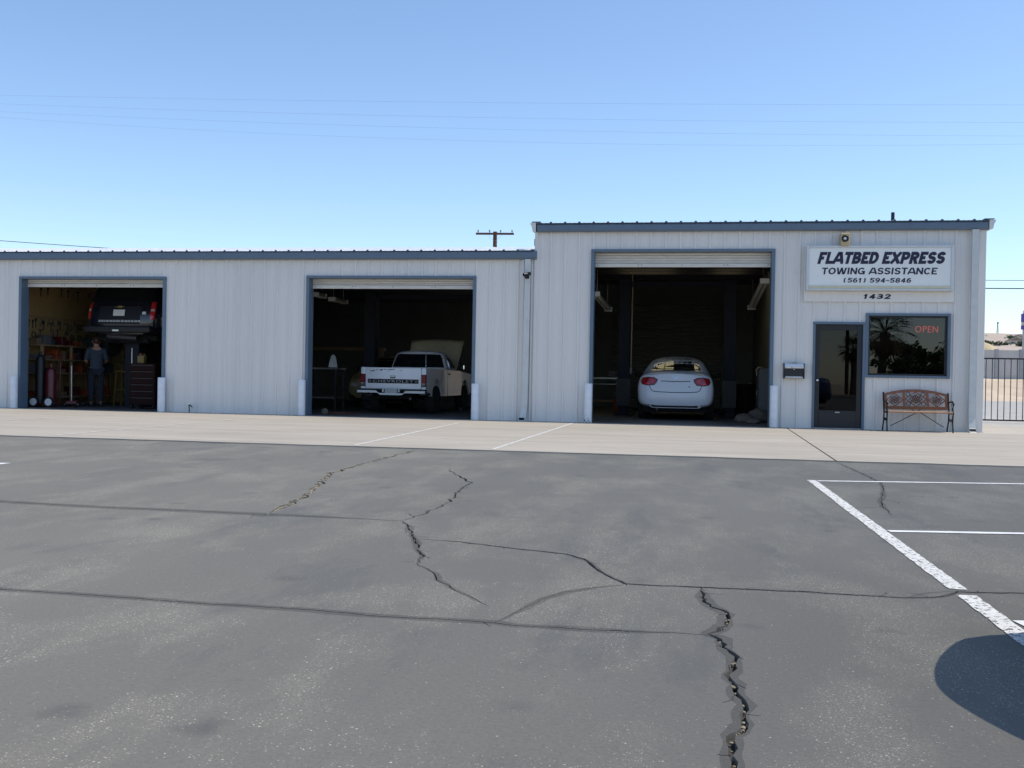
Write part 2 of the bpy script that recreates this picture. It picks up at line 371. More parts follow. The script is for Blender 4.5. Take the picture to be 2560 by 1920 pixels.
# asphalt: aged grey, bare aggregate showing in worn patches, darker sealed drifts
def asphalt_mat(name, k):
    m, t, b = nodes(name)
    big = noise_node(t, .30, 5, .6, (1.2, .5, 1)); fine = noise_node(t, 60, 4, .75); grit = noise_node(t, 170, 3, .65)
    worn = ramp(t, noise_node(t, 1.25, 7, .66, (1.2, .55, 1)), ((.47, 0), (.63, 1)))
    seal = ramp(t, big, ((.30, (.147 * k, .139 * k, .121 * k)), (.70, (.190 * k, .177 * k, .150 * k))))
    bare = ramp(t, big, ((.30, (.180 * k, .168 * k, .138 * k)), (.70, (.220 * k, .203 * k, .165 * k))))
    base = mix(t, mix(t, 1.0, worn, (.62, .62, .62), 'MULTIPLY'), seal, bare)
    smear = noise_node(t, .75, 7, .7, (1.7, .5, 1)); base = mix(t, ramp(t, smear, ((.55, 0), (.62, .6))), base, (.118 * k, .116 * k, .109 * k))
    base = mix(t, ramp(t, fine, ((.30, .5), (.55, .0))), base, (.100 * k, .099 * k, .097 * k))
    wg = mix(t, worn, (.15, .15, .15), (.9, .9, .9))
    gr = mix(t, ramp(t, grit, ((.50, 0), (.64, 1))), (0, 0, 0), wg)
    base = mix(t, gr, base, (.285 * k, .265 * k, .215 * k))
    tc = t.nodes.new('ShaderNodeTexCoord')
    # oil drips and old spill marks
    for sc_, thr, pick, kk in ((.9, .16, .34, .60), (2.6, .15, .22, .55)):
        v = t.nodes.new('ShaderNodeTexVoronoi'); v.inputs['Scale'].default_value = sc_
        dn = t.nodes.new('ShaderNodeTexNoise'); dn.inputs['Scale'].default_value = sc_ * 5; dn.inputs['Detail'].default_value = 4; t.links.new(tc.outputs['Object'], dn.inputs[0])
        vm = t.nodes.new('ShaderNodeVectorMath'); vm.operation = 'MULTIPLY_ADD'; t.links.new(dn.outputs['Color'], vm.inputs[0]); vm.inputs[1].default_value = (.28 / sc_,) * 3; t.links.new(tc.outputs['Object'], vm.inputs[2]); t.links.new(vm.outputs[0], v.inputs[0])
        sep = t.nodes.new('ShaderNodeSeparateColor'); t.links.new(v.outputs['Color'], sep.inputs[0])
        lt = t.nodes.new('ShaderNodeMath'); lt.operation = 'LESS_THAN'; t.links.new(sep.outputs[1], lt.inputs[0]); lt.inputs[1].default_value = pick
        mu = t.nodes.new('ShaderNodeMath'); mu.operation = 'MULTIPLY'; t.links.new(lt.outputs[0], mu.inputs[0]); t.links.new(ramp(t, v.outputs['Distance'], ((thr * .2, .6), (thr * 1.6, 0))), mu.inputs[1])
        base = mix(t, mu.outputs[0], base, (.155 * k * kk, .152 * k * kk, .150 * k * kk))
    for sc_, thr, col, fl, f0 in ((38, .16, (.54, .52, .44), .10, .006), (70, .25, (.49, .455, .37), .38, .010), (130, .33, (.40, .37, .30), .55, .03)):
        v = t.nodes.new('ShaderNodeTexVoronoi'); v.inputs['Scale'].default_value = sc_
        t.links.new(tc.outputs['Object'], v.inputs[0])
        d = ramp(t, v.outputs['Distance'], ((thr * .6, 1), (thr, 0)))
        sep = t.nodes.new('ShaderNodeSeparateColor'); t.links.new(v.outputs['Color'], sep.inputs[0])
        # how many cells show a bare stone follows the wear
        ma = t.nodes.new('ShaderNodeMath'); ma.operation = 'MULTIPLY_ADD'; t.links.new(worn, ma.inputs[0]); ma.inputs[1].default_value = fl; ma.inputs[2].default_value = f0
        lt = t.nodes.new('ShaderNodeMath'); lt.operation = 'LESS_THAN'; t.links.new(sep.outputs[0], lt.inputs[0]); t.links.new(ma.outputs[0], lt.inputs[1])
        mu = t.nodes.new('ShaderNodeMath'); mu.operation = 'MULTIPLY'; t.links.new(lt.outputs[0], mu.inputs[0]); t.links.new(d, mu.inputs[1])
        base = mix(t, mu.outputs[0], base, [x * k for x in col])
    t.links.new(base, b.inputs['Base Color']); b.inputs['Roughness'].default_value = .88; b.inputs['Specular IOR Level'].default_value = .3; b.inputs['Diffuse Roughness'].default_value = 1.0
    bump(t, b, fine, .45, .006)
asphalt_mat('asphalt', 1.0); asphalt_mat('asphalt_sealed', .66)
mat('crack_dirt', (.05, .045, .04), .95, var=.5, scale=25)
mat('crack_sand', (.25, .215, .155), .95, var=.5, scale=25)
# concrete
def concrete_mat(name, c):
    m, t, b = nodes(name)
    a = noise_node(t, .5, 6, .65, (.5, 1.6, 1)); f = noise_node(t, 14, 4, .7); s = noise_node(t, 1.1, 5, .6, (.35, 2.2, 1))
    col = ramp(t, a, ((.3, [x * .88 for x in c]), (.7, [x * 1.08 for x in c])))
    col = mix(t, ramp(t, s, ((.47, 0), (.70, .65))), col, (c[0] * .70, c[1] * .69, c[2] * .66))
    st_ = noise_node(t, 2.3, 5, .7); col = mix(t, ramp(t, st_, ((.60, 0), (.72, .5))), col, (c[0] * .55, c[1] * .54, c[2] * .52))
    col = mix(t, ramp(t, f, ((.4, 0), (.8, .25))), col, [x * .8 for x in c])
    t.links.new(col, b.inputs['Base Color']); b.inputs['Roughness'].default_value = .85
    bump(t, b, f, .15, .004)
concrete_mat('concrete', (.390, .348, .288))
# ================================================================ GROUND
def terrain(x, y):
    P = ((-700, -.4), (-60, -.12), (14, -.06), (44, -.05), (49, .12), (52, .75), (56, 1.38), (60, 1.55), (75, 2.2), (120, 4.2), (400, 13), (700, 29), (880, 43.6), (930, 44.2), (1150, 38), (1600, 20))
    z = P[-1][1]
    for (a, za), (b, zb) in zip(P, P[1:]):
        if y <= b:
            k = max(0, (y - a) / (b - a)); z = za + (zb - za) * k; break
    n = mnoise.noise(Vector((x * .31, y * .31, 0)))
    if 45 < y < 62: z += .16 * n
    if y > 100: z += mnoise.noise(Vector((x * .012, y * .012, 3))) * min(3.2, (y - 100) * .006)
    return z
xs = [-900, -500, -250, -120, -60, -30, 0, 6] + [8 + i * .9 for i in range(34)] + [42, 50, 60, 80, 110, 150, 190, 220] + [235 + i * 6 for i in range(16)] + [350, 450, 700, 1100]
ys = [-700, -300, -120, -60, -20, 0, 14, 30, 40, 44] + [45 + i * .9 for i in range(18)] + [64, 70, 78, 90, 105, 125, 160, 220, 300, 400, 500, 600, 700, 760, 800, 830, 860, 880, 895, 905, 915, 930, 960, 1020, 1150, 1350, 1600]
vs = [(x, y, terrain(x, y)) for y in ys for x in xs]; nx = len(xs)
fs = [(j * nx + i, j * nx + i + 1, (j + 1) * nx + i + 1, (j + 1) * nx + i) for j in range(len(ys) - 1) for i in range(nx - 1)]
gr_ = struct(mesh('ground', vs, fs, ['dirt', 'hill_dirt'], smooth=True))
for p_ in gr_.data.polygons: p_.material_index = 1 if p_.center.y > 110 else 0
struct(mesh('gravel_yard', [(6.2, 1.0, -.02), (60, 1.0, -.02), (60, 46.5, -.02), (6.2, 46.5, -.02)], [(0, 1, 2, 3)], 'gravel'))

# asphalt lot: one sheet, its cracks cut right through it and sunk; sealed bands around old cracks
CR = {
'c1': [(-7.6, -14.66), (-6.2, -14.78), (-4.801, -14.868), (-4.046, -14.939), (-3.334, -14.934), (-2.732, -14.956), (-2.238, -14.959), (-1.765, -14.986)],
'c2': [(-2.741, -14.935), (-2.822, -14.135), (-3.023, -13.136), (-3.291, -12.155), (-3.302, -10.784), (-3.302, -9.567), (-3.26, -8.9)],
'c3': [(-1.765, -14.986), (-1.714, -14.5), (-1.69, -14.023), (-1.786, -13.18), (-1.813, -12.521), (-2.102, -11.844), (-2.331, -11.206)],
'c4': [(-1.765, -14.986), (-1.662, -15.219), (-1.546, -15.568), (-1.466, -15.763), (-1.401, -15.986), (-1.322, -16.187), (-1.293, -16.418), (-1.145, -16.628), (-1.095, -16.787), (-0.842, -17.153), (-0.763, -17.246)],
'c5': [(-1.493, -15.659), (-1.22, -15.694), (-0.94, -15.812), (-0.757, -15.871), (-0.582, -15.929), (-0.439, -16.104), (-0.35, -16.403), (-0.217, -16.644), (-0.098, -16.657), (0.127, -16.637), (0.328, -16.638), (0.59, -16.623), (1.034, -16.647), (1.205, -16.594), (1.323, -16.449), (1.461, -16.43), (1.718, -16.385), (2.6, -16.3)],
'c6': [(-4.6, -17.42), (-2.892, -17.454), (-2.535, -17.46), (-2.226, -17.475), (-1.902, -17.497), (-1.447, -17.499), (-1.192, -17.531), (-0.906, -17.528), (-0.673, -17.529), (-0.612, -17.552), (-0.252, -17.55), (0.011, -17.519), (0.133, -17.529)],
'c7': [(-0.691, -17.534), (-0.659, -17.449), (-0.64, -17.384), (-0.603, -17.25), (-0.55, -17.057), (-0.466, -16.89), (-0.329, -16.753), (-0.216, -16.671)],
'c8': [(0.137, -16.661), (0.138, -16.861), (0.159, -16.995), (0.238, -17.158), (0.216, -17.334), (0.142, -17.517), (0.187, -17.575), (0.193, -17.72), (0.225, -17.804), (0.209, -17.951), (0.187, -18.075), (0.213, -18.131), (0.198, -18.242), (0.232, -18.334), (0.203, -18.414), (0.214, -18.501), (0.175, -18.612), (0.173, -18.699), (0.159, -18.752), (0.157, -18.841), (0.141, -18.936), (0.146, -19.093), (.12, -19.6), (.17, -20.4)],
'c9': [(1.949, -8.8), (1.977, -9.964), (1.992, -11.093), (1.926, -11.651), (1.76, -12.451), (1.656, -12.891), (1.585, -13.686)],
'c10': [(1.046, -16.634), (1.153, -16.517), (1.33, -16.421)],
}
CR['c4x'] = CR['c4'][6:]; CR['c4'] = CR['c4'][:7]
rnd = random.Random(3)
def resample(pts, step):
    out = [Vector(pts[0])]
    for a, b in zip(pts, pts[1:]):
        a, b = Vector(a), Vector(b); n = max(1, int((b - a).length / step))
        out += [a.lerp(b, (i + 1) / n) for i in range(n)]
    return out
def ribbon(pts, step, wob, w0, w1, taper=True, smooth=False):
    P = resample(pts, step); n = len(P); Lf = []; Rt = []
    for i, p in enumerate(P):
        d = (P[min(i + 1, n - 1)] - P[max(i - 1, 0)]).normalized(); s = Vector((-d.y, d.x))
        c = p + s * rnd.uniform(-wob, wob) * (0 if i in (0, n - 1) else 1)
        k = min(1, i / 4, (n - 1 - i) / 4) if taper else 1
        wl, wr = (rnd.uniform(w0, w1), rnd.uniform(w0, w1)) if not smooth else (w0 + (w1 - w0) * (.5 + .9 * mnoise.noise(Vector((p.x * 5, p.y * 5, 1.5)))), w0 + (w1 - w0) * (.5 + .9 * mnoise.noise(Vector((p.x * 5, p.y * 5, 7.5)))))
        Lf.append(c + s * (.002 + max(.003, wl) * k if smooth else .002 + wl * k)); Rt.append(c - s * (.002 + max(.003, wr) * k if smooth else .002 + wr * k))
    return Lf + Rt[::-1]
cracks = [  # name, step, wobble, half width
 ('c2', .09, .03, .006, .030, 's'), ('c2', .07, .035, .001, .012, 'd'), ('c3', .07, .02, .003, .013, 'd'), ('c4', .045, .012, .0015, .008, 'd'), ('c4x', .06, .012, .0004, .0025, 'd'), ('c5', .05, .011, .0025, .0095, 'd'),
 ('c8', .035, .012, .003, .012, 'd'), ('c9', .10, .014, .0008, .0035, 'd'), ('c6', .08, .006, .0008, .003, 'd'), ('c1', .12, .008, .001, .004, 'd'), ('c7', .06, .006, .0008, .0025, 'd')]
bands = [('c1', .16, .008, .055, .078), ('c6', .08, .004, .026, .040), ('c7', .06, .004, .018, .028), ('c8', .035, .005, .018, .040), ('c4', .06, .006, .010, .030), ('c4x', .08, .006, .010, .020), ('c5', .08, .004, .012, .022), ('c10', .05, .004, .01, .018), ('c9', .12, .01, .012, .03)]
rb_ = random.Random(21)                                    # short side branches off the main cracks
for n_, every, lmax in (('c8', .11, .10), ('c5', .30, .12), ('c3', .35, .22), ('c4', .16, .12), ('c9', .5, .3), ('c1', .9, .2), ('c6', .5, .1)):
    P_ = resample(CR[n_], .05); d_ = 0
    for a_, b_ in zip(P_, P_[1:]):
        d_ += (b_ - a_).length
        if d_ > every * rb_.uniform(.6, 1.5):
            d_ = 0; t_ = (b_ - a_).normalized(); an = math.atan2(t_.y, t_.x) + rb_.choice((-1, 1)) * rb_.uniform(.5, 1.3); L_ = rb_.uniform(.3, 1) * lmax; q_ = [tuple(a_)]
            for k_ in range(4):
                an += rb_.uniform(-.5, .5); q_.append((q_[-1][0] + math.cos(an) * L_ / 4, q_[-1][1] + math.sin(an) * L_ / 4))
            nm_ = n_ + 'b%d' % len(CR); CR[nm_] = q_; cracks.append((nm_, .02, .003, .0006, .0022 if n_ != 'c3' else .004, 'd'))
verts, faces, kind = [], [], []
def addpoly(P, k):
    b = len(verts); verts.extend(Vector((p[0], p[1])) for p in P); faces.append(list(range(b, b + len(P)))); kind.append(k)
addpoly([(-46, -62), (32, -62), (32, -8.60), (-46, -8.60)], 'g')
for n_, st, wb, w0, w1 in bands: addpoly(ribbon(CR[n_], st, wb, w0, w1, smooth=True), 'b')
for n_, st, wb, w0, w1, k in cracks:
    addpoly(ribbon(CR[n_], st, wb, w0, w1), k)
EDG = [(f[i], f[(i + 1) % len(f)]) for f in faces for i in range(len(f))]
V, E_, F, _, _, _ = delaunay_2d_cdt(verts, EDG, [], 0, 1e-5)
PL = []
for f, k in zip(faces[1:], kind[1:]):
    P = [verts[i] for i in f]; PL.append((k, P, min(p.x for p in P), max(p.x for p in P), min(p.y for p in P), max(p.y for p in P)))
def inside(x, y, P):
    c = 0; n = len(P)                                   # non-zero winding
    for i in range(n):
        a, b = P[i], P[(i + 1) % n]
        if a.y <= y:
            if b.y > y and (b.x - a.x) * (y - a.y) - (x - a.x) * (b.y - a.y) > 0: c += 1
        elif b.y <= y and (b.x - a.x) * (y - a.y) - (x - a.x) * (b.y - a.y) < 0: c -= 1
    return c != 0
bm = bmesh.new(); bv = [bm.verts.new((v.x, v.y, 0)) for v in V]; low = {}
fill = bmesh.new(); fv = {}
edge_k = {}
for f in F:
    gx = sum(V[i].x for i in f) / len(f); gy = sum(V[i].y for i in f) / len(f)
    ks = {k for k, P, xa, xb, ya, yb in PL if xa <= gx <= xb and ya <= gy <= yb and inside(gx, gy, P)}
    cr = 'd' if 'd' in ks else 's' if 's' in ks else None
    for i in range(len(f)):
        edge_k.setdefault(tuple(sorted((f[i], f[(i + 1) % len(f)]))), []).append(cr)
    if cr is None:
        fc = bm.faces.new([bv[i] for i in f]); fc.material_index = 1 if 'b' in ks else 0
    else:
        for i in f:
            if i not in fv: fv[i] = fill.verts.new((V[i].x, V[i].y, -.022 if cr == 'd' else -.012))
        fc = fill.faces.new([fv[i] for i in f]); fc.material_index = 0 if cr == 'd' else 1
for (a, b), ks in edge_k.items():
    if None in ks and any(k for k in ks) and len(ks) == 2:
        for i in (a, b):
            if i not in low: low[i] = bm.verts.new((V[i].x, V[i].y, -.03))
        try: bm.faces.new((bv[a], bv[b], low[b], low[a]))
        except ValueError: pass
lot = bpy.data.objects.new('asphalt_lot', bpy.data.meshes.new('asphalt_lot')); COL.objects.link(lot)
bm.to_mesh(lot.data); bm.free(); lot.data.materials.append(M['asphalt']); lot.data.materials.append(M['asphalt_sealed']); struct(lot)
obj('crack_fill', fill, ['crack_dirt', 'crack_sand'], lot)
# loose stones lying in the widest cracks
bm = bmesh.new()
for n_, cnt, wv in (('c2', 260, .04), ('c8', 120, .012), ('c4', 40, .012), ('c3', 40, .012)):
    P = resample(CR[n_], .02)
    for _ in range(cnt):
        p = rnd.choice(P); s = rnd.uniform(.004, .012) if n_ == 'c2' else rnd.uniform(.004, .009)
        g = bmesh.ops.create_icosphere(bm, subdivisions=1, radius=s, matrix=Matrix.Translation((p.x + rnd.uniform(-wv, wv), p.y + rnd.uniform(-wv, wv), -.004 if n_ == 'c2' else -.012)) @ Matrix.Diagonal((1, rnd.uniform(.6, 1.3), .7, 1)))
st = obj('crack_stones', bm, 'crack_sand', lot); st['kind'] = 'stuff'

# concrete apron in two pours with an open joint between them; ragged front edge where it meets the asphalt
apron = bpy.data.objects.new('concrete_apron', None); COL.objects.link(apron); struct(apron)
def front_edge(x0, x1, ya, yb):
    out = []; n = int(abs(x1 - x0) / .22)
    for i in range(n + 1):
        k = i / n; j = 0 if i in (0, n) else rnd.uniform(-.012, .012) + .03 * mnoise.noise(Vector((i * .35, 0, 9)))
        out.append((x0 + (x1 - x0) * k, ya + (yb - ya) * k + j))
    return out
def slab(poly):
    bm = bmesh.new(); prism(bm, poly, 'z', -.15, .016); bmesh.ops.triangulate(bm, faces=[f for f in bm.faces if len(f.verts) > 4])
    obj('slab', bm, 'concrete', apron)
slab(front_edge(-46, 1.93, -8.68, -8.73) + [(2.255, -.06), (2.255, .02), (-46, .02)])
slab([(1.955, -8.73)] + front_edge(1.96, 32, -8.73, -8.35)[1:] + [(32, 1.2), (14, 1.6), (8.75, 2.25), (7.5, 4.1), (6.15, 4.6), (6.15, .02), (2.28, .02), (2.28, -.06)])
# painted lines
def stripe(name, a, b, w, z, label):
    a, b = Vector(a), Vector(b); d = (b - a).normalized(); s = Vector((-d.y, d.x)) * w / 2; n = max(2, int((b - a).length / .06)); bm = bmesh.new(); prev = None
    for i in range(n + 1):
        p = a.lerp(b, i / n); j1, j2 = rnd.uniform(-.004, .004), rnd.uniform(-.004, .004)
        q = (bm.verts.new((p.x + s.x * (1 + j1 / w * 2), p.y + s.y * (1 + j1 / w * 2), z)), bm.verts.new((p.x - s.x * (1 + j2 / w * 2), p.y - s.y * (1 + j2 / w * 2), z)))
        if prev: bm.faces.new((prev[0], prev[1], q[1], q[0]))
        prev = q
    return obj(name, bm, label, None)
# worn road paint: paint flakes away, the asphalt below shows through real gaps (alpha)
def worn_paint(name, thr, c):
    m, t, b = nodes(name); b.inputs['Base Color'].default_value = (*c, 1); b.inputs['Roughness'].default_value = .7
    f = noise_node(t, 38, 5, .75); t.links.new(ramp(t, f, ((thr - .03, 0), (thr + .03, 1))), b.inputs['Alpha'])
    t.links.new(ramp(t, noise_node(t, 5, 4, .6), ((.3, [x * .82 for x in c]), (.7, c))), b.inputs['Base Color'])
worn_paint('line_paint', .43, (.66, .65, .61)); worn_paint('line_paint_fresh', .33, (.70, .70, .68)); worn_paint('line_faded', .40, (.66, .62, .55))
for a, b, w, mt in (((1.335, -11.2), (1.335, -16.40), .086, 'line_paint'), ((1.335, -16.53), (1.335, -22), .086, 'line_paint'),
                    ((1.39, -11.25), (6.2, -10.3), .075, 'line_paint_fresh'), ((1.392, -14.54), (6.2, -13.75), .075, 'line_paint_fresh'), ((1.392, -17.05), (6.2, -16.2), .095, 'line_paint_fresh'),
                    ((-6.66, -12.25), (-6.6, -21), .104, 'line_paint_fresh')):
    struct(stripe('painted_line', a, b, w, .004, mt))
for a, b in (((-12.06, -8.3), (-11.72, -1.9)), ((-8.67, -8.5), (-8.66, -1.8)), ((-4.205, -8.6), (-4.30, -1.6)), ((-2.335, -8.6), (-2.11, -.3))):
    struct(stripe('painted_line', a, b, .055, .0195, 'line_faded' if b[0] < -8 else 'line_paint'))

# ================================================================ BUILDINGS
def profile(xa, xb, ph, pitch=.3048, h=.028):
    """trapezoid-rib sheet profile between xa and xb: list of (x, rise)"""
    pts = [(xa, None)]; k0 = math.floor((xa - ph) / pitch) - 1
    def rise(x):
        u = (x - ph) / pitch; u = (u - round(u)) * pitch; a = abs(u)
        if a < .014: return h
        if a < .033: return h * (.033 - a) / .019
        v = abs(a - .1) 
        return .003 if v < .012 else 0
    for k in range(k0, k0 + int((xb - xa) / pitch) + 4):
        c = ph + k * pitch
        for d in (-.113, -.111, -.089, -.087, -.033, -.014, .014, .033, .087, .089, .111, .113):
            if xa + 1e-4 < c + d < xb - 1e-4: pts.append((c + d, None))
    pts.append((xb, None))
    return [(x, rise(x)) for x, _ in pts]
def wall_panels(root, x0, x1, ph, z0, z1, openings, mats, group=None):
    """separate 0.914 m sheets; each sheet is cut round the openings it crosses"""
    w = .9144; k = math.floor((x0 - ph - .15) / w); x = ph + .1524 - .3048 + k * w
    i = 0
    while x < x1 - 1e-3:
        a, b = max(x, x0), min(x + w, x1)
        if b - a > .01:
            cuts = sorted({a, b} | {c for o in openings for c in o[:2] if a < c < b}); pcs = []
            for u, v in zip(cuts, cuts[1:]):
                mid = (u + v) / 2; rng = [(z0, z1)]
                for ox0, ox1, oz0, oz1 in openings:
                    if ox0 < mid < ox1:
                        rng = [r for q in rng for r in ((q[0], min(q[1], oz0)), (max(q[0], oz1), q[1])) if r[1] - r[0] > .01]
                pcs += [(u, v, ra, rb) for ra, rb in rng]
            groups = []
            for p in pcs:                                   # strips that still hang together form one sheet
                hit = [g for g in groups if any(abs(q[1] - p[0]) < 1e-6 and min(q[3], p[3]) - max(q[2], p[2]) > .01 for q in g)]
                n_ = [p] + [q for g in hit for q in g]; groups = [g for g in groups if g not in hit] + [n_]
            for g in groups:
                bm = bmesh.new()
                for u, v, ra, rb in g:
                    pr = profile(u, v, ph)
                    A = [bm.verts.new((px, -h - .001 * (i % 2), ra)) for px, h in pr]; B = [bm.verts.new((px, -h - .001 * (i % 2), rb)) for px, h in pr]
                    for q in range(len(pr) - 1): bm.faces.new((A[q], A[q + 1], B[q + 1], B[q]))
                obj('wall_panel', bm, mats[(i * 7 + 3) % len(mats)], root, world=True)
        x += w; i += 1
def roof_panels(root, x0, x1, ph, y0, y1, z0, z1, m):
    w = .9144; k = math.floor((x0 - ph - .15) / w); x = ph + .1524 - .3048 + k * w
    while x < x1 - 1e-3:
        a, b = max(x, x0), min(x + w, x1)
        if b - a > .01:
            bm = bmesh.new(); pr = profile(a, b, ph, h=.028)
            A = [bm.verts.new((px, y0, z0 + h)) for px, h in pr]; B = [bm.verts.new((px, y1, z1 + h)) for px, h in pr]
            A2 = [bm.verts.new((px, y0, z0 - .012)) for px, h in pr]
            for q in range(len(pr) - 1):
                bm.faces.new((A[q], A[q + 1], B[q + 1], B[q])); bm.faces.new((A2[q], A2[q + 1], A[q + 1], A[q])).material_index = 1  # end faces take the darkened material, shade as colour
            obj('roof_panel', bm, [m, 'shaded_rib_end'], root, world=True)
        x += w
def bx(name, root, mt, *a, bev=.004, parent=None):
    bm = bmesh.new(); box(bm, *a, bev=bev)
    o = obj(name, bm, mt, root, world=True)
    return o
def big_door(root, x0, x1, top, drop, nslat):
    """steel-framed opening with its roll-up curtain almost fully wound up"""
    for a, b in ((x0 - .005, x0 + .065), (x1 - .065, x1 + .005)):
        bx('door_jamb', root, 'trim_blue', a, b, -.05, .24, .018, top - .0)
    bx('door_header', root, 'trim_blue', x0 - .005, x1 + .005, -.053, .18, top + .001, top + .055)
    # curtain: slats as curved strips, then bottom bar
    d = bpy.data.objects.new('roll_up_door', None); COL.objects.link(d); d.parent = root; d.location = Vector(((x0 + x1) / 2, .20, top)) - root.location
    hw = (x1 - x0) / 2 - .067; sh = (drop - .085) / nslat
    for i in range(nslat):
        zt = .01 - i * sh; prof = [(0, zt), (-.012, zt - sh * .2), (-.017, zt - sh * .5), (-.012, zt - sh * .8), (0, zt - sh * .97), (.006, zt - sh * .97), (.006, zt)]
        bm = bmesh.new(); prism(bm, prof, 'x', -hw, hw); obj('slat', bm, 'door_slat', d, smooth=False)
    zb = .01 - nslat * sh
    bm = bmesh.new(); box(bm, -hw, hw, -.028, .012, zb - .085, zb - .004, bev=.006)
    bb = obj('bottom_bar', bm, 'door_slat', d)
    bm = bmesh.new(); cyl(bm, (0, -.034, zb - .04), (0, -.026, zb - .04), .010, n=8); b0 = obj('bolt', bm, 'dark_plastic', d); b0.location = (-.97 * hw, 0, 0)
    for u in (-.5, -.46, .0, .48, .52, .97):
        c = b0.copy(); COL.objects.link(c); c.parent = d; c.location = (u * hw, 0, 0)

# ---- low building on the left
WB = ('wall_paint', 'wall_paint_b', 'wall_paint', 'wall_paint_c')
LB = thing('metal_building', 'long low ribbed metal garage with two open bays and a white roof', 'building', (-14.5, 0, 0))
PHL = -4.327
D1 = (-15.29, -11.59, .0, 3.06); D2 = (-8.20, -4.33, .0, 3.09)
wall_panels(LB, -26, -3.06, PHL, .012, 3.56, [D1, D2], WB)
big_door(LB, D1[0], D1[1], D1[3], .185, 2); big_door(LB, D2[0], D2[1], D2[3], .225, 3)
# eave trim with a small lip, roof sheets rising to a ridge
bm = bmesh.new(); prism(bm, [(-.035, 3.50), (-.10, 3.50), (-.125, 3.535), (-.125, 3.655), (-.10, 3.672), (-.035, 3.672)], 'x', -26.1, -3.005); obj('eave_trim', bm, 'trim_blue', LB, world=True)
roof_panels(LB, -26.1, -3.08, PHL, -.14, 7, 3.682, 3.682 + 7.14 * .1385, 'roof_metal')
roof_panels(LB, -26.1, -3.08, PHL, 14.1, 7, 3.682, 3.682 + 7.1 * .1385, 'roof_metal')
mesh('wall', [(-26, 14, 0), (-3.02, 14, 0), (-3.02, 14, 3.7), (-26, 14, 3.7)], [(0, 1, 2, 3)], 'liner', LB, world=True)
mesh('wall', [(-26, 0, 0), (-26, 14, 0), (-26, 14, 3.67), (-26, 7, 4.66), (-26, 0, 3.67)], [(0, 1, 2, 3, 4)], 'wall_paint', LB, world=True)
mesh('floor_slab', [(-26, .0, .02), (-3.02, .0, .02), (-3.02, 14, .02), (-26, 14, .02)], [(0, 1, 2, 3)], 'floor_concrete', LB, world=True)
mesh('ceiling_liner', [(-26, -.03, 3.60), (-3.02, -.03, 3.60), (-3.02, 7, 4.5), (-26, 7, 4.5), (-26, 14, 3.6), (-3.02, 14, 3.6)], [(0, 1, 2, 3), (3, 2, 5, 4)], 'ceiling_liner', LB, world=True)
for i, yy in enumerate((1.6, 3.2, 4.8, 6.4)):
    z = 3.55 + (yy) * .1285
    bx('purlin', LB, 'purlin', -25.9, -3.1, yy - .03, yy + .03, z - .2, z - .0, bev=0)
# downspout with elbow kicking out at the foot
def downspout(root, x, yb, zt, dx, name='downspout'):
    bm = bmesh.new(); w, d = .062, .045
    path = [((x, -.028 - d - .005, zt)), ((x - dx * .3, -.033 - d, .55)), ((x - dx * .5, -.033 - d, .30)), ((x - dx, -.14, .10)), ((x - dx * 1.25, -.21, .055))]
    rings = []
    for i, p in enumerate(path):
        p = Vector(p); tilt = (0, 0, .25, .75, .9)[i]
        rings.append([p + Vector((sx * w, sy_ * d * math.cos(tilt), -sy_ * d * math.sin(tilt) * -1)) for sx, sy_ in ((-1, -1), (1, -1), (1, 1), (-1, 1))])
    loft(bm, rings, cap=False); o = obj(name, bm, 'downspout_paint', root, world=True)
    bm = bmesh.new(); r = rings[-1]; c = sum(r, Vector()) / 4
    vs_ = [bm.verts.new(c + (p - c) * .86 + Vector((0, .012, .004))) for p in r]; bm.faces.new(vs_); k = obj('spout_mouth', bm, 'gap_black', o); k.data.transform(Matrix.Translation(-root.location))
    for z in (zt * .62, .62, .34):
        b = bmesh.new(); box(b, x - dx * .3 - w - .006, x - dx * .3 + w + .006, -.033 - 2 * d - .006, -.03, z - .012, z + .012); s = obj('strap', b, 'downspout_paint', o); s.data.transform(Matrix.Translation(-root.location))
downspout(LB, -3.19, 0, 3.50, .05)
bx('corner_trim', LB, 'wall_paint_b', -3.335, -3.275, -.04, -.001, .012, 3.5)

# ---- taller building on the right
RB = thing('metal_building', 'taller ribbed metal shop with one open bay, office door and sign', 'building', (1.5, 0, 0))
PHR = -2.703
D3 = (-1.83, 1.98, .0, 3.665); DE = (2.77, 3.82, .0, 2.22); DW = (3.81, 5.455, 1.085, 2.40)
wall_panels(RB, -2.99, 6.03, PHR, .012, 4.14, [D3, (DE[0] + .01, DE[1] - .01, 0, 2.21), (DW[0] + .01, DW[1] - .01, DW[2] + .01, DW[3] - .01)], WB)
big_door(RB, D3[0], D3[1], D3[3], .315, 4)
bm = bmesh.new(); prism(bm, [(-.035, 4.085), (-.10, 4.085), (-.125, 4.12), (-.125, 4.225), (-.09, 4.262), (-.035, 4.262)], 'x', -3.0, 6.10); obj('eave_trim', bm, 'trim_blue', RB, world=True)
SKY = (5.6, 7.2)
roof_panels(RB, -3.02, 6.12, PHR, -.14, SKY[0], 4.268, 4.20, 'roof_flat'); roof_panels(RB, -3.02, 6.12, PHR, SKY[1], 12.1, 4.17, 4.1, 'roof_flat')
roof_panels(RB, -3.02, -1.55, PHR, SKY[0], SKY[1], 4.20, 4.17, 'roof_flat'); roof_panels(RB, -.15, 1.0, PHR, SKY[0], SKY[1], 4.20, 4.17, 'roof_flat'); roof_panels(RB, 1.75, 6.12, PHR, SKY[0], SKY[1], 4.20, 4.17, 'roof_flat')
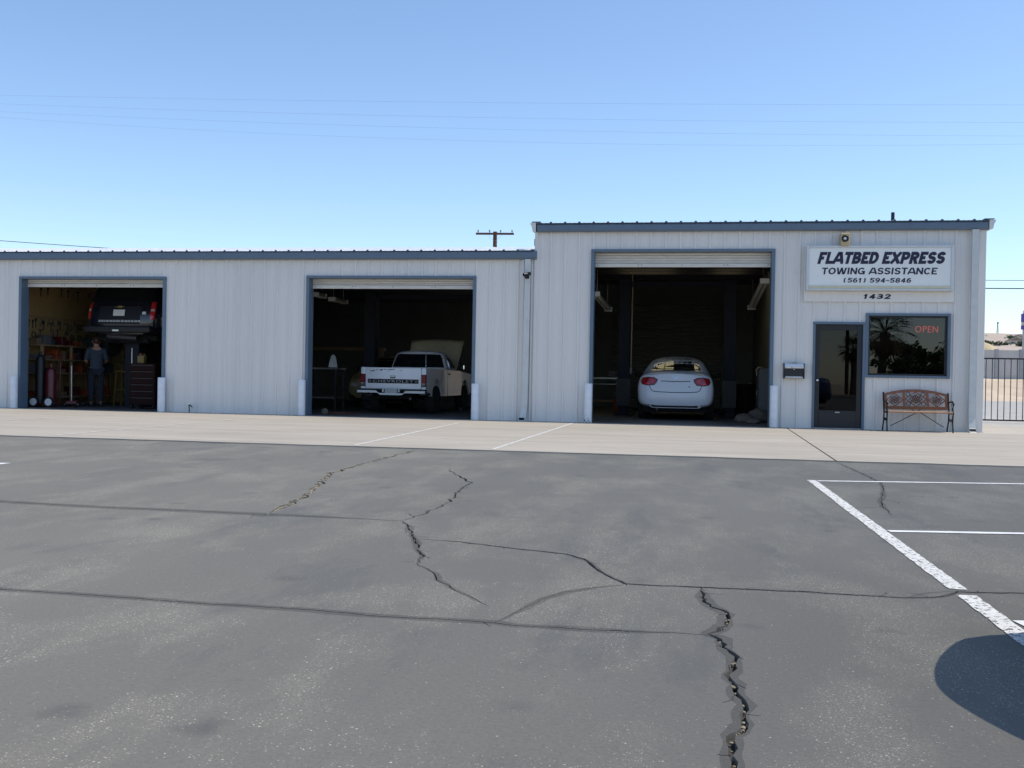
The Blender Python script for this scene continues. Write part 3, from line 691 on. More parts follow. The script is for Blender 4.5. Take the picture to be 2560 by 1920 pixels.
for a, b in ((-1.55, -.15), (1.0, 1.75)):
    mesh('skylight', [(a, SKY[0], 4.21), (b, SKY[0], 4.21), (b, SKY[1], 4.185), (a, SKY[1], 4.185)], [(0, 1, 2, 3)], 'fibreglass', RB, world=True)
for yy in (1.5, 3.0, 4.5, SKY[0], 6.4, SKY[1], 8.7, 10.2): bx('purlin', RB, 'purlin', -2.9, 6.0, yy - .03, yy + .03, 3.93, 4.14, bev=0)
for xx in (-1.1, -.62): bx('rafter', RB, 'purlin', xx - .02, xx + .02, SKY[0], SKY[1], 4.141, 4.17, bev=0)
# rake trims seen end-on at both upper corners
for s, x in ((-1, -3.03), (1, 6.12)):
    bm = bmesh.new(); prism(bm, [(x, 4.285), (x + s * .12, 4.275), (x + s * .115, 4.24), (x + s * .09, 4.20), (x + s * .07, 4.10), (x, 4.085)], 'y', -.13, 12.1); obj('rake_gutter', bm, 'trim_white', RB, world=True)
    bm = bmesh.new(); box(bm, x - .09, x + .10, -.12, .3, 4.293, 4.306); obj('cap_flashing', bm, 'trim_blue', RB, world=True)
bx('corner_trim', RB, 'wall_paint_b', -3.055, -2.985, -.045, .08, .012, 4.09); bx('corner_trim', RB, 'wall_paint_b', 5.955, 6.095, -.045, .10, .012, 4.09)
mesh('wall', [(-3.01, .05, 0), (-3.01, 12, 0), (-3.01, 12, 4.12), (-3.01, .05, 4.2)], [(0, 1, 2, 3)], 'wall_paint', RB, world=True)
mesh('wall', [(6.07, .05, 0), (6.07, 12, 0), (6.07, 12, 4.1), (6.07, .05, 4.2)], [(0, 1, 2, 3)], 'wall_paint', RB, world=True)
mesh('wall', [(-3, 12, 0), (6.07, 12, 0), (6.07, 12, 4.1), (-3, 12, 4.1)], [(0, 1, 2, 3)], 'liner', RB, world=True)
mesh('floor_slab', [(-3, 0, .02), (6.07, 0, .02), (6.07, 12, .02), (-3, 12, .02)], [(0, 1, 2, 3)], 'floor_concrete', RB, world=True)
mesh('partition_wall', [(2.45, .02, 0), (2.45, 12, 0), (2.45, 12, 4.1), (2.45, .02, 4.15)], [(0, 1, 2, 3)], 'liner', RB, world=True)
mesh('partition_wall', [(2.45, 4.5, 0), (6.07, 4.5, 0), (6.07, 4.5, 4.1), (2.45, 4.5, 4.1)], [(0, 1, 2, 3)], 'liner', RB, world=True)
downspout(RB, 5.87, 0, 4.09, -.0)
# closed roll-up door on the far wall of the bay
bd = bpy.data.objects.new('roll_up_door', None); COL.objects.link(bd); bd.parent = RB; bd.location = Vector((-.35, 11.9, 0)) - RB.location
for i in range(34):
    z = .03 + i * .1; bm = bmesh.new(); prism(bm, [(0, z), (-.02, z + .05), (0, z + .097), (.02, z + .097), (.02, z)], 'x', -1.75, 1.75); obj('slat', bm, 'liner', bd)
# office door: dark aluminium leaf with one tall pane
ed = bpy.data.objects.new('office_door', None); COL.objects.link(ed); ed.parent = RB; ed.location = Vector((3.295, 0, .02)) - RB.location
def pbox(name, par, mt, *a, bev=.003):
    bm = bmesh.new(); box(bm, *a, bev=bev); return obj(name, bm, mt, par)
for a, b in ((-.525, -.475), (.465, .515)): pbox('frame', ed, 'trim_blue', a, b, -.05, .12, -.005, 2.145)
pbox('frame', ed, 'trim_blue', -.529, .519, -.052, .12, 2.1455, 2.195)
pbox('threshold', ed, 'steel', -.474, .464, -.05, .1, -.004, .012)
for a in ((-.472, -.375, .014, 2.143), (.365, .462, .014, 2.143)): pbox('stile', ed, 'bronze_frame', a[0], a[1], .01, .055, a[2], a[3])
pbox('rail', ed, 'bronze_frame', -.374, .364, .011, .054, 2.03, 2.142); pbox('kick_rail', ed, 'bronze_frame', -.374, .364, .011, .054, .015, .37)
pbox('pane', ed, 'door_glass', -.374, .364, .028, .034, .371, 2.029, bev=0)
bm = bmesh.new(); lathe(bm, [(.008, .01), (.01, -.02), (.024, -.03), (.027, -.042), (.018, -.055)], 14, (-.42, 0, .99), 'y'); obj('knob', bm, 'chrome', ed, smooth=True)
bm = bmesh.new(); box(bm, -.05, .04, .004, .0105, .325, .345, bev=.002); obj('sticker', bm, 'steel', ed)
# office window
wn = bpy.data.objects.new('office_window', None); COL.objects.link(wn); wn.parent = RB; wn.location = Vector((4.633, 0, 1.085)) - RB.location
W2, H2 = .822, 1.315
for a in ((-W2, -W2 + .055, 0, H2), (W2 - .055, W2, 0, H2)): pbox('frame', wn, 'trim_blue', a[0], a[1], -.052, .10, a[2], a[3])
for a in ((0, .05), (H2 - .05, H2)): pbox('frame', wn, 'trim_blue', -W2 + .056, W2 - .056, -.050, .10, a[0], a[1])
for a in ((-W2 + .056, -W2 + .095, .051, H2 - .051), (W2 - .095, W2 - .056, .051, H2 - .051), (-W2 + .096, W2 - .096, .051, .085), (-W2 + .096, W2 - .096, H2 - .085, H2 - .051)):
    pbox('sash', wn, 'bronze_frame', a[0], a[1], .02, .06, a[2], a[3])
pbox('pane', wn, 'window_glass', -W2 + .096, W2 - .096, .035, .041, .086, H2 - .086, bev=0)
# roof pipe and small electric box on the left flank
bm = bmesh.new(); cyl(bm, (4.5, 1.0, 4.15), (4.5, 1.0, 4.62), .037, n=14); obj('vent_pipe', bm, 'navy', RB, smooth=True, world=True, auto=40)
bx('junction_box', RB, 'dark_plastic', -3.075, -3.02, .0, .1, 3.8, 3.95)
bm = bmesh.new(); tube(bm, [(-3.045, .05, 3.82), (-3.045, .05, 3.74), (-3.05, .06, 3.70)], .012); obj('conduit', bm, 'dark_plastic', RB, world=True)
# ================================================================ THINGS ON AND BEFORE THE FACADE
# shop sign: backing board, shallow cabinet, recessed face, lettering
sg = thing('shop_sign', 'wide white sign cabinet lettered FLATBED EXPRESS above the office door', 'sign', (4.03, -.03, 2.63))
def sb(name, mt, *a, bev=.004, par=sg):
    bm = bmesh.new(); box(bm, *a, bev=bev); return obj(name, bm, mt, par)
sb('backboard', 'wall_paint_c', -1.46, 1.475, -.012, .0, .0, 1.165, bev=.002)
bm = bmesh.new()
x0, x1, z0, z1 = -1.435, 1.425, .215, 1.135
for q in ((x0, x0 + .055, z0, z1), (x1 - .055, x1, z0, z1), (x0 + .0555, x1 - .0555, z0, z0 + .05), (x0 + .0555, x1 - .0555, z1 - .05, z1)): box(bm, q[0], q[1], -.15, -.0125, q[2], q[3], bev=.008)
obj('cabinet_frame', bm, 'sign_frame', sg)
sb('face', 'sign_face', x0 + .056, x1 - .056, -.13, -.11, z0 + .051, z1 - .051, bev=0)
sb('ledge', 'sign_cream', x0 + .056, x1 - .056, -.148, -.1305, z0 + .0505, z0 + .10, bev=.003)
for s, w, h, cx, zb, wt, shr, trk in (('FLATBED EXPRESS', 2.49, .245, .025, .760, .262, .26, .045), ('TOWING ASSISTANCE', 2.24, .135, .0, .548, .178, .10, .09), ('(561) 594-5846', 1.31, .095, -.04, .380, .175, .12, .12)):
    o = obj('lettering', sign_text(s, w, h, wt, shr, trk, .005), 'sign_ink', sg); o.location = (cx, -.1305, zb)
o = obj('lettering', sign_text('1432', .53, .098, .21, .14, .14, .005), 'sign_ink', sg); o.location = (-.01, -.0125, .060)
bm = bmesh.new(); tube(bm, [(-1.437, -.06, .72), (-1.55, -.02, .66), (-1.62, -.01, .60), (-1.66, .0, .55)], .005, 5); obj('power_lead', bm, 'white_plastic', sg)
# beige siren / flood unit standing over the sign's top edge
fl = thing('wall_siren', 'beige box siren with round black horn mounted over the sign', 'siren', (3.345, -.03, 3.75))
bm = bmesh.new(); box(bm, -.088, .088, -.19, 0, 0, .265, bev=.012); obj('housing', bm, 'beige_plastic', fl)
bm = bmesh.new(); lathe(bm, [(.068, -.188), (.070, -.205), (.060, -.207), (.040, -.195)], 20, (-.008, 0, .15), 'y'); obj('horn', bm, 'black_metal', fl, smooth=True)
bm = bmesh.new(); lathe(bm, [(.030, -.194), (.026, -.206), (.012, -.213)], 14, (-.008, 0, .15), 'y'); obj('horn_core', bm, 'white_plastic', fl, smooth=True)
# security camera by the left downspout
sc_ = thing('security_camera', 'small black security camera under the eave beside the downspout', 'camera', (-3.20, -.115, 3.10))
bm = bmesh.new(); box(bm, -.045, .045, -.012, 0, -.02, .05, bev=.004); obj('bracket', bm, 'black_metal', sc_)
bm = bmesh.new(); bar(bm, (0, -.01, .02), (.0, -.07, .03), .02, .02); obj('arm', bm, 'black_metal', sc_)
bm = bmesh.new(); cyl(bm, (.07, -.05, .085), (-.05, -.16, .045), .038, n=16); obj('barrel', bm, 'black_metal', sc_)
bm = bmesh.new(); cyl(bm, (-.0515, -.1615, .0445), (-.055, -.165, .043), .026, n=16); obj('lens', bm, 'car_glass', sc_)
bm = bmesh.new(); box(bm, -.02, .02, -.09, -.04, -.03, .03, bev=.003); obj('cable_box', bm, 'black_metal', sc_)
# mailbox
mb = thing('mailbox', 'black wall mailbox with silver lid and silver bottom trim', 'mailbox', (2.395, -.03, 1.03))
def mbx(n_, mt, *a, bev=.005):
    bm = bmesh.new(); box(bm, *a, bev=bev); obj(n_, bm, mt, mb)
mbx('body', 'bronze_frame', -.195, .195, -.11, 0, .03, .24); mbx('bottom_trim', 'silver_paint', -.18, .18, -.128, -.004, .012, .052, bev=.012)
for s in (-1, 1): mbx('end_plate', 'black_metal', s * .2 - .008, s * .2 + .008, -.135, 0, .0, .305)
bm = bmesh.new(); prism(bm, [(0, .318), (-.06, .325), (-.125, .30), (-.135, .245), (-.13, .215), (-.118, .215), (-.112, .235), (0, .235)], 'x', -.188, .188); obj('lid', bm, 'silver_paint', mb)
bm = bmesh.new(); prism(bm, [(-.225, .312), (0, .332), (.225, .312), (.225, .306), (-.225, .306)], 'y', -.06, 0); obj('crown', bm, 'black_metal', mb)
bm = bmesh.new(); cyl(bm, (0, -.112, .195), (0, -.117, .195), .012, n=10); obj('lock', bm, 'steel', mb)
# neon sign inside the office window
on = thing('open_sign', 'red neon OPEN sign hanging inside the dark office window', 'neon sign', (5.03, .14, 2.01))
o = obj('lettering', text_bm('OPEN', .44, .13, .012, 0, -.012, 1.1), 'neon_red', on); o.location = (0, 0, .015)
bm = bmesh.new(); box(bm, -.26, .26, .006, .02, -.02, .18, bev=.003); obj('back_panel', bm, 'black_metal', on)
bm = bmesh.new()
for u in (-.2, .2): cyl(bm, (u, .013, .18), (u, .013, .36), .002, n=5)
obj('hanger', bm, 'black_metal', on)
# bollards
def bollard(x, label, h=.80, rz=0, tilt=0):
    b = thing('bollard', label, 'bollard', (x, -.17, .012))
    bm = bmesh.new(); lathe(bm, [(.083, 0), (.083, h - .006), (.078, h), (.0, h + .001)], 24); o = obj('post', bm, 'bollard_white', b, smooth=True, auto=40)
    bm = bmesh.new(); lathe(bm, [(.098, 0), (.098, .006), (.084, .012)], 24); obj('footing_ring', bm, 'concrete', b, smooth=True, auto=30)
    return b
bollard(-15.29, 'white bollard beside the pegboard bay at its tool wall edge', .77); bollard(-11.58, 'white bollard between the raised dark vehicle bay and the blank wall', .79)
bollard(-8.22, 'white bollard between the blank wall and the pickup bay', .80); bollard(-4.28, 'white bollard beside the pickup bay towards the downspout', .79)
b5 = bollard(-1.83, 'white bollard with chipped base at the sedan bay towards the downspout', .84)
bollard(2.0, 'white bollard between the sedan bay and the mailbox', .87)
bm = bmesh.new(); rc = random.Random(5)
for a, z, s in ((-.9, .05, .024), (-.3, .03, .03), (.25, .06, .016), (.5, .025, .035), (.1, .1, .012), (-1.2, .09, .014)):
    pts = []
    for k in range(7):
        t_ = k / 7 * 6.283; r_ = s * rc.uniform(.6, 1.1); aa = a - math.pi / 2 + r_ * math.cos(t_) / .083; pts.append(bm.verts.new((.0838 * math.cos(aa), .0838 * math.sin(aa), z + r_ * math.sin(t_))))
    bm.faces.new(pts)
obj('chipped_paint', bm, 'iron', b5)
# hose tap
tp = thing('hose_tap', 'small dark hose tap standing by the blank wall', 'tap', (-10.93, -.10, .012))
bm = bmesh.new(); cyl(bm, (0, 0, 0), (0, 0, .16), .012, n=8); obj('riser', bm, 'tool_steel', tp)
bm = bmesh.new(); tube(bm, [(0, 0, .15), (.0, -.03, .165), (.06, -.05, .165), (.10, -.06, .13)], .013, 7); obj('spout', bm, 'tool_steel', tp)
bm = bmesh.new(); lathe(bm, [(.03, .172), (.032, .178), (.03, .184)], 10, (.03, -.04, 0)); obj('handwheel', bm, 'tool_steel', tp)

# ---- garden bench: cast-iron ends, wooden seat slats, arched back with iron lattice
bn = thing('garden_bench', 'wooden garden bench with black iron ends and lattice back under the window', 'bench', (4.78, -.33, .016))
HWB = .62
def arch(u, a, b): return a + (b - a) * (1 - u * u)       # u in -1..1
yb = lambda z: .10 + (z - .42) * .26                        # rake of the back
bm = bmesh.new(); n = 24                                     # arched top rail
prevs = None
for i in range(n + 1):
    u = -1 + 2 * i / n; x = u * (HWB - .02); zt = arch(u, .755, .845); zb_ = zt - .052
    r = [bm.verts.new((x, yb(z) + d, z)) for z, d in ((zb_, -.014), (zt, -.014), (zt, .014), (zb_, .014))]
    if prevs:
        for k in range(4): bm.faces.new((prevs[k], prevs[(k + 1) % 4], r[(k + 1) % 4], r[k]))
    else: bm.faces.new(r)
    prevs = r
bm.faces.new(prevs[::-1]); obj('top_rail', bm, 'bench_wood', bn)
def bb_(name, p0, p1, w, h, mt='bench_wood'):
    bm = bmesh.new(); bar(bm, p0, p1, w, h, (0, 0, 1)); return obj(name, bm, mt, bn)
bb_('bottom_rail', (-HWB + .02, yb(.47), .47), (HWB - .02, yb(.47), .47), .026, .065)
for x in (-HWB + .04, -.225, .225, HWB - .04):
    zt = arch(x / HWB, .75, .84) - .05; bm = bmesh.new(); bar(bm, (x, yb(.50), .50), (x, yb(zt), zt), .048, .022, (0, 1, 0)); obj('back_post', bm, 'bench_wood', bn)
# iron lattice inserts
def lattice(x0, x1, z0, zfun, full):
    bm = bmesh.new(); r = .0075
    P = lambda x, z: (x, yb(z), z)
    cx = (x0 + x1) / 2; hw = (x1 - x0) / 2; zt = zfun(cx); cz = (z0 + zt) / 2; hz = (zt - z0) / 2
    loop = lambda pts: tube(bm, [P(*p) for p in pts], r, 5)
    bw = bmesh.new()
    wl = lambda pts: tube(bw, [P(*p) for p in pts], .013, 6)
    wl([(cx - hw, cz), (cx, cz + hz), (cx + hw, cz)]); wl([(cx - hw, cz), (cx, cz - hz), (cx + hw, cz)])
    for s in (-1, 1): wl([(cx - hw * .5, cz + s * hz * .45), (cx, cz + s * hz * .02), (cx + hw * .5, cz - s * hz * .45)])
    obj('wood_lattice', bw, 'bench_wood', bn)
    loop([(cx - hw * .62, cz), (cx, cz + hz * .62), (cx + hw * .62, cz)]); loop([(cx - hw * .62, cz), (cx, cz - hz * .62), (cx + hw * .62, cz)])
    for ang in range(0, 360, 45 if full else 90):
        a = R(ang + 22); q = (cx + math.cos(a) * hw * .26, cz + math.sin(a) * hz * .34)
        loop([(q[0] + .024 * math.cos(R(k)), q[1] + .024 * math.sin(R(k))) for k in range(0, 361, 60)])
    if full:
        for sx in (-1, 1):
            for sz in (-1, 1):
                q = (cx + sx * hw * .72, cz + sz * hz * .66)
                loop([(q[0] + .042 * math.cos(R(k)), q[1] + .042 * math.sin(R(k))) for k in range(0, 361, 45)])
    obj('iron_lattice', bm, 'iron', bn)
zf = lambda x: arch(x / HWB, .70, .792)
lattice(-.202, .202, .503, zf, True); lattice(-HWB + .062, -.248, .503, zf, False); lattice(.248, HWB - .062, .503, zf, False)
for i, y in enumerate((-.235, -.165, -.095, -.025, .045)):
    z = .405 - (.012 if i == 0 else 0) - i * .004
    bm = bmesh.new(); box(bm, -HWB + .012, HWB - .012, y - .029, y + .029, z - .014, z + .014, bev=.006); obj('seat_slat', bm, 'bench_seat_wood', bn)
# crescent under the bottom rail and crossed braces
bm = bmesh.new(); tube(bm, [(.085 * math.cos(R(a)), yb(.44), .455 + .05 * math.sin(R(a))) for a in range(180, 361, 20)], .008, 5); obj('crescent', bm, 'iron', bn)
for s in (-1, 1):
    bm = bmesh.new(); tube(bm, [(s * .03, -.1, .385), (s * (HWB - .11), .02, .10)], .008, 6); obj('brace', bm, 'iron', bn)
# iron ends
for s in (-1, 1):
    x = s * HWB; e_ = bpy.data.objects.new('bench_end', None); COL.objects.link(e_); e_.parent = bn; e_.location = (x, 0, 0)
    def tb(nm, pts, r):
        bm = bmesh.new(); tube(bm, [(0, y, z) for y, z in pts], r, 7); obj(nm, bm, 'iron', e_)
    tb('upright', [(.07, .36), (.10, .45), (.15, .60), (.185, .75), (.20, .775)], .017)
    tb('leg', [(-.245, 0), (-.235, .06), (-.20, .2), (-.215, .33), (-.24, .40)], .015)
    tb('leg', [(.20, 0), (.18, .06), (.11, .2), (.085, .36)], .015)
    tb('seat_bearer', [(-.25, .385), (-.10, .375), (.09, .375)], .015)
    tb('scroll', [(-.20, .2), (-.06, .26), (.11, .2)], .010)
    tb('scroll', [(-.22, .30), (-.06, .21), (.09, .30)], .008)
    tb('armrest', [(.14, .58), (.02, .60), (-.14, .615), (-.235, .60), (-.265, .575), (-.25, .55), (-.23, .56)], .016)
    tb('arm_support', [(-.24, .39), (-.205, .47), (-.225, .54), (-.215, .605)], .011)
    tb('arm_support', [(-.13, .39), (-.16, .47), (-.12, .54), (-.15, .61)], .008)
# ================================================================ BEYOND THE BUILDINGS
def utility_pole(x, y, z0, ztop, label, rz=0, group=None, arm=1.25):
    t_ = thing('utility_pole', label, 'utility pole', (x, y, z0), rz, group); H = ztop - z0
    bm = bmesh.new(); cyl(bm, (0, 0, -.3), (0, 0, H), .19, .13, 12); obj('mast', bm, 'pole_wood', t_, smooth=True, auto=40)
    bm = bmesh.new(); box(bm, -arm, arm, -.2, -.1, H - .22, H - .09, bev=.01); obj('crossarm', bm, 'pole_wood', t_)
    for s in (-1, 1):
        bm = bmesh.new(); bar(bm, (s * arm * .42, -.15, H - .2), (s * .05, -.15, H - .62), .035, .012); obj('brace', bm, 'steel', t_)
    for u in (-.88, -.28, .3, .9):
        bm = bmesh.new(); lathe(bm, [(.02, 0), (.02, .06), (.055, .07), (.06, .1), (.035, .12), (.05, .14), (.03, .2)], 10, (u * arm, -.15, H - .09)); obj('insulator', bm, 'porcelain', t_, smooth=True)
    return t_
utility_pole(-11.85, 43, terrain(-11.85, 43), 10.42, 'wooden utility pole with one crossarm rising behind the low roof', R(4))
def wire_line(pts, r, name, label, cat, group=None):
    bm = bmesh.new(); tube(bm, pts, r, 5); o = obj(name, bm, 'wire', None); tag(o, label, cat, group); return o
def parab(A, B, sag, n=24):
    A, B = Vector(A), Vector(B); return [A.lerp(B, i / n) - Vector((0, 0, sag * 4 * (i / n) * (1 - i / n))) for i in range(n + 1)]
def through(pts3, X0, X1, y, n=22):
    """quadratic height through three measured (x, z) points, drawn from X0 to X1"""
    (a, za), (b, zb), (c, zc) = pts3; out = []
    for i in range(n + 1):
        x = X0 + (X1 - X0) * i / n
        z = za * (x - b) * (x - c) / ((a - b) * (a - c)) + zb * (x - a) * (x - c) / ((b - a) * (b - c)) + zc * (x - a) * (x - b) / ((c - a) * (c - b)); out.append((x, y, z))
    return out
W4 = (((-41.1, 17.61), (-22.1, 16.79), (17.5, 15.51)), ((-41.1, 17.15), (-20, 16.0), (17.5, 14.66)), ((-41.1, 16.73), (-20, 15.45), (17.5, 14.02)), ((-41.1, 16.41), (-9.33, 14.3), (17.5, 13.65)))
lb = ('topmost', 'second', 'third', 'lowest')
for i, q in enumerate(W4): wire_line(through(q, -62, 62, 34 + i * .25), .0028, 'overhead_wire', 'thin overhead wire, %s of the four crossing the open sky' % lb[i], 'power line', 'power lines high over the roofs')
for x, l in ((-62, 'tall utility pole carrying the four sky wires far past the pegboard bay'), (62, 'tall utility pole carrying the four sky wires far past the iron fence')):
    t_ = utility_pole(x, 34.4, terrain(x, 34.4), 20.5 if x < 0 else 18.5, l, R(90), arm=.9)
for q, r, lab in ((((-47.7, 9.97), (-34.5, 9.11), (-11.85, 7.9)), .022, 'upper black cable sagging in behind the low roof'), (((-47.7, 9.36), (-44.8, 9.16), (-11.85, 7.4)), .032, 'lower thick black cable sagging in behind the low roof')):
    wire_line(through(q, -60, -11.85, 42.9), r, 'telephone_cable', lab, 'cable')
for q, r, lab in ((((-11.85, 7.95), (18.3, 7.48), (20.55, 7.45)), .018, 'thinner black cable above the iron fence'), (((-11.85, 7.4), (18.3, 7.07), (20.55, 7.08)), .033, 'thicker black cable above the iron fence')):
    wire_line(parab((-11.85, 42.9, q[0][1]), (60, 42.9, q[1][1] + .4), .62), r, 'telephone_cable', lab, 'cable')
for x in (-60, 60): utility_pole(x, 42.9, terrain(x, 42.9), 11.0, 'utility pole holding the black cables beyond the ' + ('pegboard bay' if x < 0 else 'iron fence'), R(90))

# iron fence beside the shop
fn = thing('iron_fence', 'black wrought iron picket fence beside the corner of the taller shop', 'fence', (6.3, 6.8, -.02))
for z in (.07, 1.70):
    bm = bmesh.new(); box(bm, 0, 9, -.019, .019, z - .019, z + .019); obj('rail', bm, 'iron', fn)
bmp_ = bmesh.new(); box(bmp_, -.0085, .0085, -.0085, .0085, .09, 1.682); pk = obj('picket', bmp_, 'iron', fn); pk.location = (.1, 0, 0)
for i in range(1, 58):
    c = pk.copy(); COL.objects.link(c); c.parent = fn; c.location = (.1 + i * .155, 0, 0)
for x in (0, 3, 6, 9):
    bm = bmesh.new(); box(bm, x - .032, x + .032, -.032, .032, 0, 1.8, bev=.004); obj('post', bm, 'iron', fn)
# block wall with pilasters on the dirt bank
cw = thing('block_wall', 'grey concrete block wall with darker pilasters on the dirt bank', 'wall', (20, 58.2, 1.0))
for k in range(10):                                                # panels of block courses between pilasters
    x = -1.6 + k * 1.67 * 2
for k in range(16):
    x0 = -3.3 + k * 1.72
    bm = bmesh.new(); box(bm, x0 + .13, x0 + 1.59, -.1, .1, 0, 2.62 - .01 * (k % 3)); obj('wall_panel', bm, 'cmu', cw)
    bm = bmesh.new(); box(bm, x0 - .12, x0 + .125, -.16, .16, 0, 2.68); obj('pilaster', bm, 'cmu_dark', cw)
# straw-coloured mound behind the wall
mv, mf = [], []
for j in range(9):
    for i in range(21):
        u, v = i / 20 * 2 - 1, j / 8 * 2 - 1; h = max(0, 1 - abs(u) ** 1.6) * max(0, 1 - v * v)
        mv.append((27.2 + u * 2.6, 75 + v * 3, 2.1 + 2.85 * h ** .7 + .12 * mnoise.noise(Vector((u * 6, v * 6, 1)))))
for j in range(8):
    for i in range(20): mf.append((j * 21 + i, j * 21 + i + 1, (j + 1) * 21 + i + 1, (j + 1) * 21 + i))
tag(mesh('straw_mound', mv, mf, 'straw', smooth=True), 'straw coloured earth mound showing over the block wall', 'mound')
# purple pylon sign far behind
pp = thing('pylon_sign', 'tall purple and white pylon sign far beyond the iron fence', 'sign', (45.9, 120, terrain(45.9, 120)))
def pbx(n_, mt, *a):
    bm = bmesh.new(); box(bm, *a, bev=.03); obj(n_, bm, mt, pp)
pbx('plinth', 'cmu', -.75, .75, -.3, .3, -.5, 4.2)
pbx('panel', 'purple_panel', -1.0, 1.0, -.2, .2, 4.21, 4.75); pbx('panel', 'house_wall', -.95, .95, -.2, .2, 4.76, 5.2); pbx('panel', 'purple_panel', -1.0, 1.0, -.2, .2, 5.21, 6.3); pbx('cap', 'white_plastic', -.8, .8, -.2, .2, 6.31, 6.75)
# hill: mast, houses and trees
ms = thing('radio_mast', 'lattice radio mast standing on the hill crest', 'mast', (273.5, 900, terrain(273.5, 900)))
bm = bmesh.new(); H = 11.2
for a in range(3):
    ang = a * 2.094; tube(bm, [(1.1 * math.cos(ang), 1.1 * math.sin(ang), -.5), (.25 * math.cos(ang), .25 * math.sin(ang), H)], .16, 4)
for k in range(9):
    for a in range(3):
        def q(a_, k_):
            r_ = 1.1 - .85 * k_ / 9; return (r_ * math.cos(a_ * 2.094), r_ * math.sin(a_ * 2.094), H * k_ / 9)
        tube(bm, [q(a, k), q(a + 1, k + 1)], .10, 4)
obj('lattice', bm, 'grey_plastic', ms)
bm = bmesh.new(); cyl(bm, (0, -.5, H - .6), (0, -.9, H - .6), .8, n=12); obj('dish', bm, 'grey_plastic', ms)
rh = random.Random(11)
hp = thing('hillside_house', 'small pale house among trees on the far hillside', 'house', (238, 720, terrain(238, 720)), 0, 'houses on the far hill')
bm = bmesh.new(); box(bm, -5, 5, -3.5, 3.5, -1, 2.8); obj('wall', bm, 'house_wall', hp)
bm = bmesh.new(); prism(bm, [(-5.6, 2.81), (0, 4.6), (5.6, 2.81)], 'y', -4, 4); obj('roof', bm, 'house_roof', hp)
bm = bmesh.new(); box(bm, -3, -1.5, -3.55, -3.45, .8, 2.0); obj('window', bm, 'car_glass', hp); bm = bmesh.new(); box(bm, 1, 2.2, -3.55, -3.45, -.9, 2.1); obj('door', bm, 'bench_wood', hp)
for x, y in ((222, 690), (240, 740), (213, 640), (252, 770), (232, 675), (205, 600)): dup(hp, (x, y, terrain(x, y)), rh.uniform(-.7, .7))
def leafy(name, label, loc, h, rx, trunk_r, n, mt, group, seed, leaf=.16, base=.25):
    rl = random.Random(seed); t_ = thing(name, label, 'tree', loc, 0, group)
    bm = bmesh.new(); tube(bm, [(0, 0, -.2), (.05 * rx, .02, h * .25), (-.06 * rx, .05, h * .55)], [trunk_r, trunk_r * .8, trunk_r * .45], 8)
    for k in range(5):
        a = k * 1.3; tube(bm, [(0, 0, h * .3), (math.cos(a) * rx * .4, math.sin(a) * rx * .4, h * .55), (math.cos(a) * rx * .7, math.sin(a) * rx * .7, h * .75)], [trunk_r * .5, trunk_r * .3, trunk_r * .1], 5)
    obj('trunk', bm, 'trunk', t_)
    bm = bmesh.new(); cl = [(Vector((rl.gauss(0, .45) * rx, rl.gauss(0, .45) * rx, h * (base + (1 - base) * rl.random() ** .8))), rl.uniform(.18, .36) * rx) for _ in range(26)]
    for _ in range(n):
        c, r_ = rl.choice(cl); d = Vector((rl.gauss(0, 1), rl.gauss(0, 1), rl.gauss(0, .8))).normalized() * r_ * rl.uniform(.5, 1.05); p = c + d
        s = leaf * rl.uniform(.6, 1.4); ax = Vector((rl.gauss(0, 1), rl.gauss(0, 1), rl.gauss(0, 1))).normalized(); b_ = ax.orthogonal().normalized(); c2 = ax.cross(b_)
        bm.faces.new([bm.verts.new(p + b_ * s * i + c2 * s * .55 * j) for i, j in ((-1, 0), (0, -1), (1, 0), (0, 1))])
    obj('crown', bm, mt, t_); return t_
ht = leafy('hillside_tree', 'dark green tree among the houses on the far hillside', (272, 705, terrain(272, 705)), 3.6, 3.2, .2, 300, 'leaf_green', 'trees on the far hill', 2, .5, .05)
for i in range(30):
    x, y = rh.uniform(190, 260), rh.uniform(560, 790); dup(ht, (x, y, terrain(x, y)), rh.uniform(0, 6))

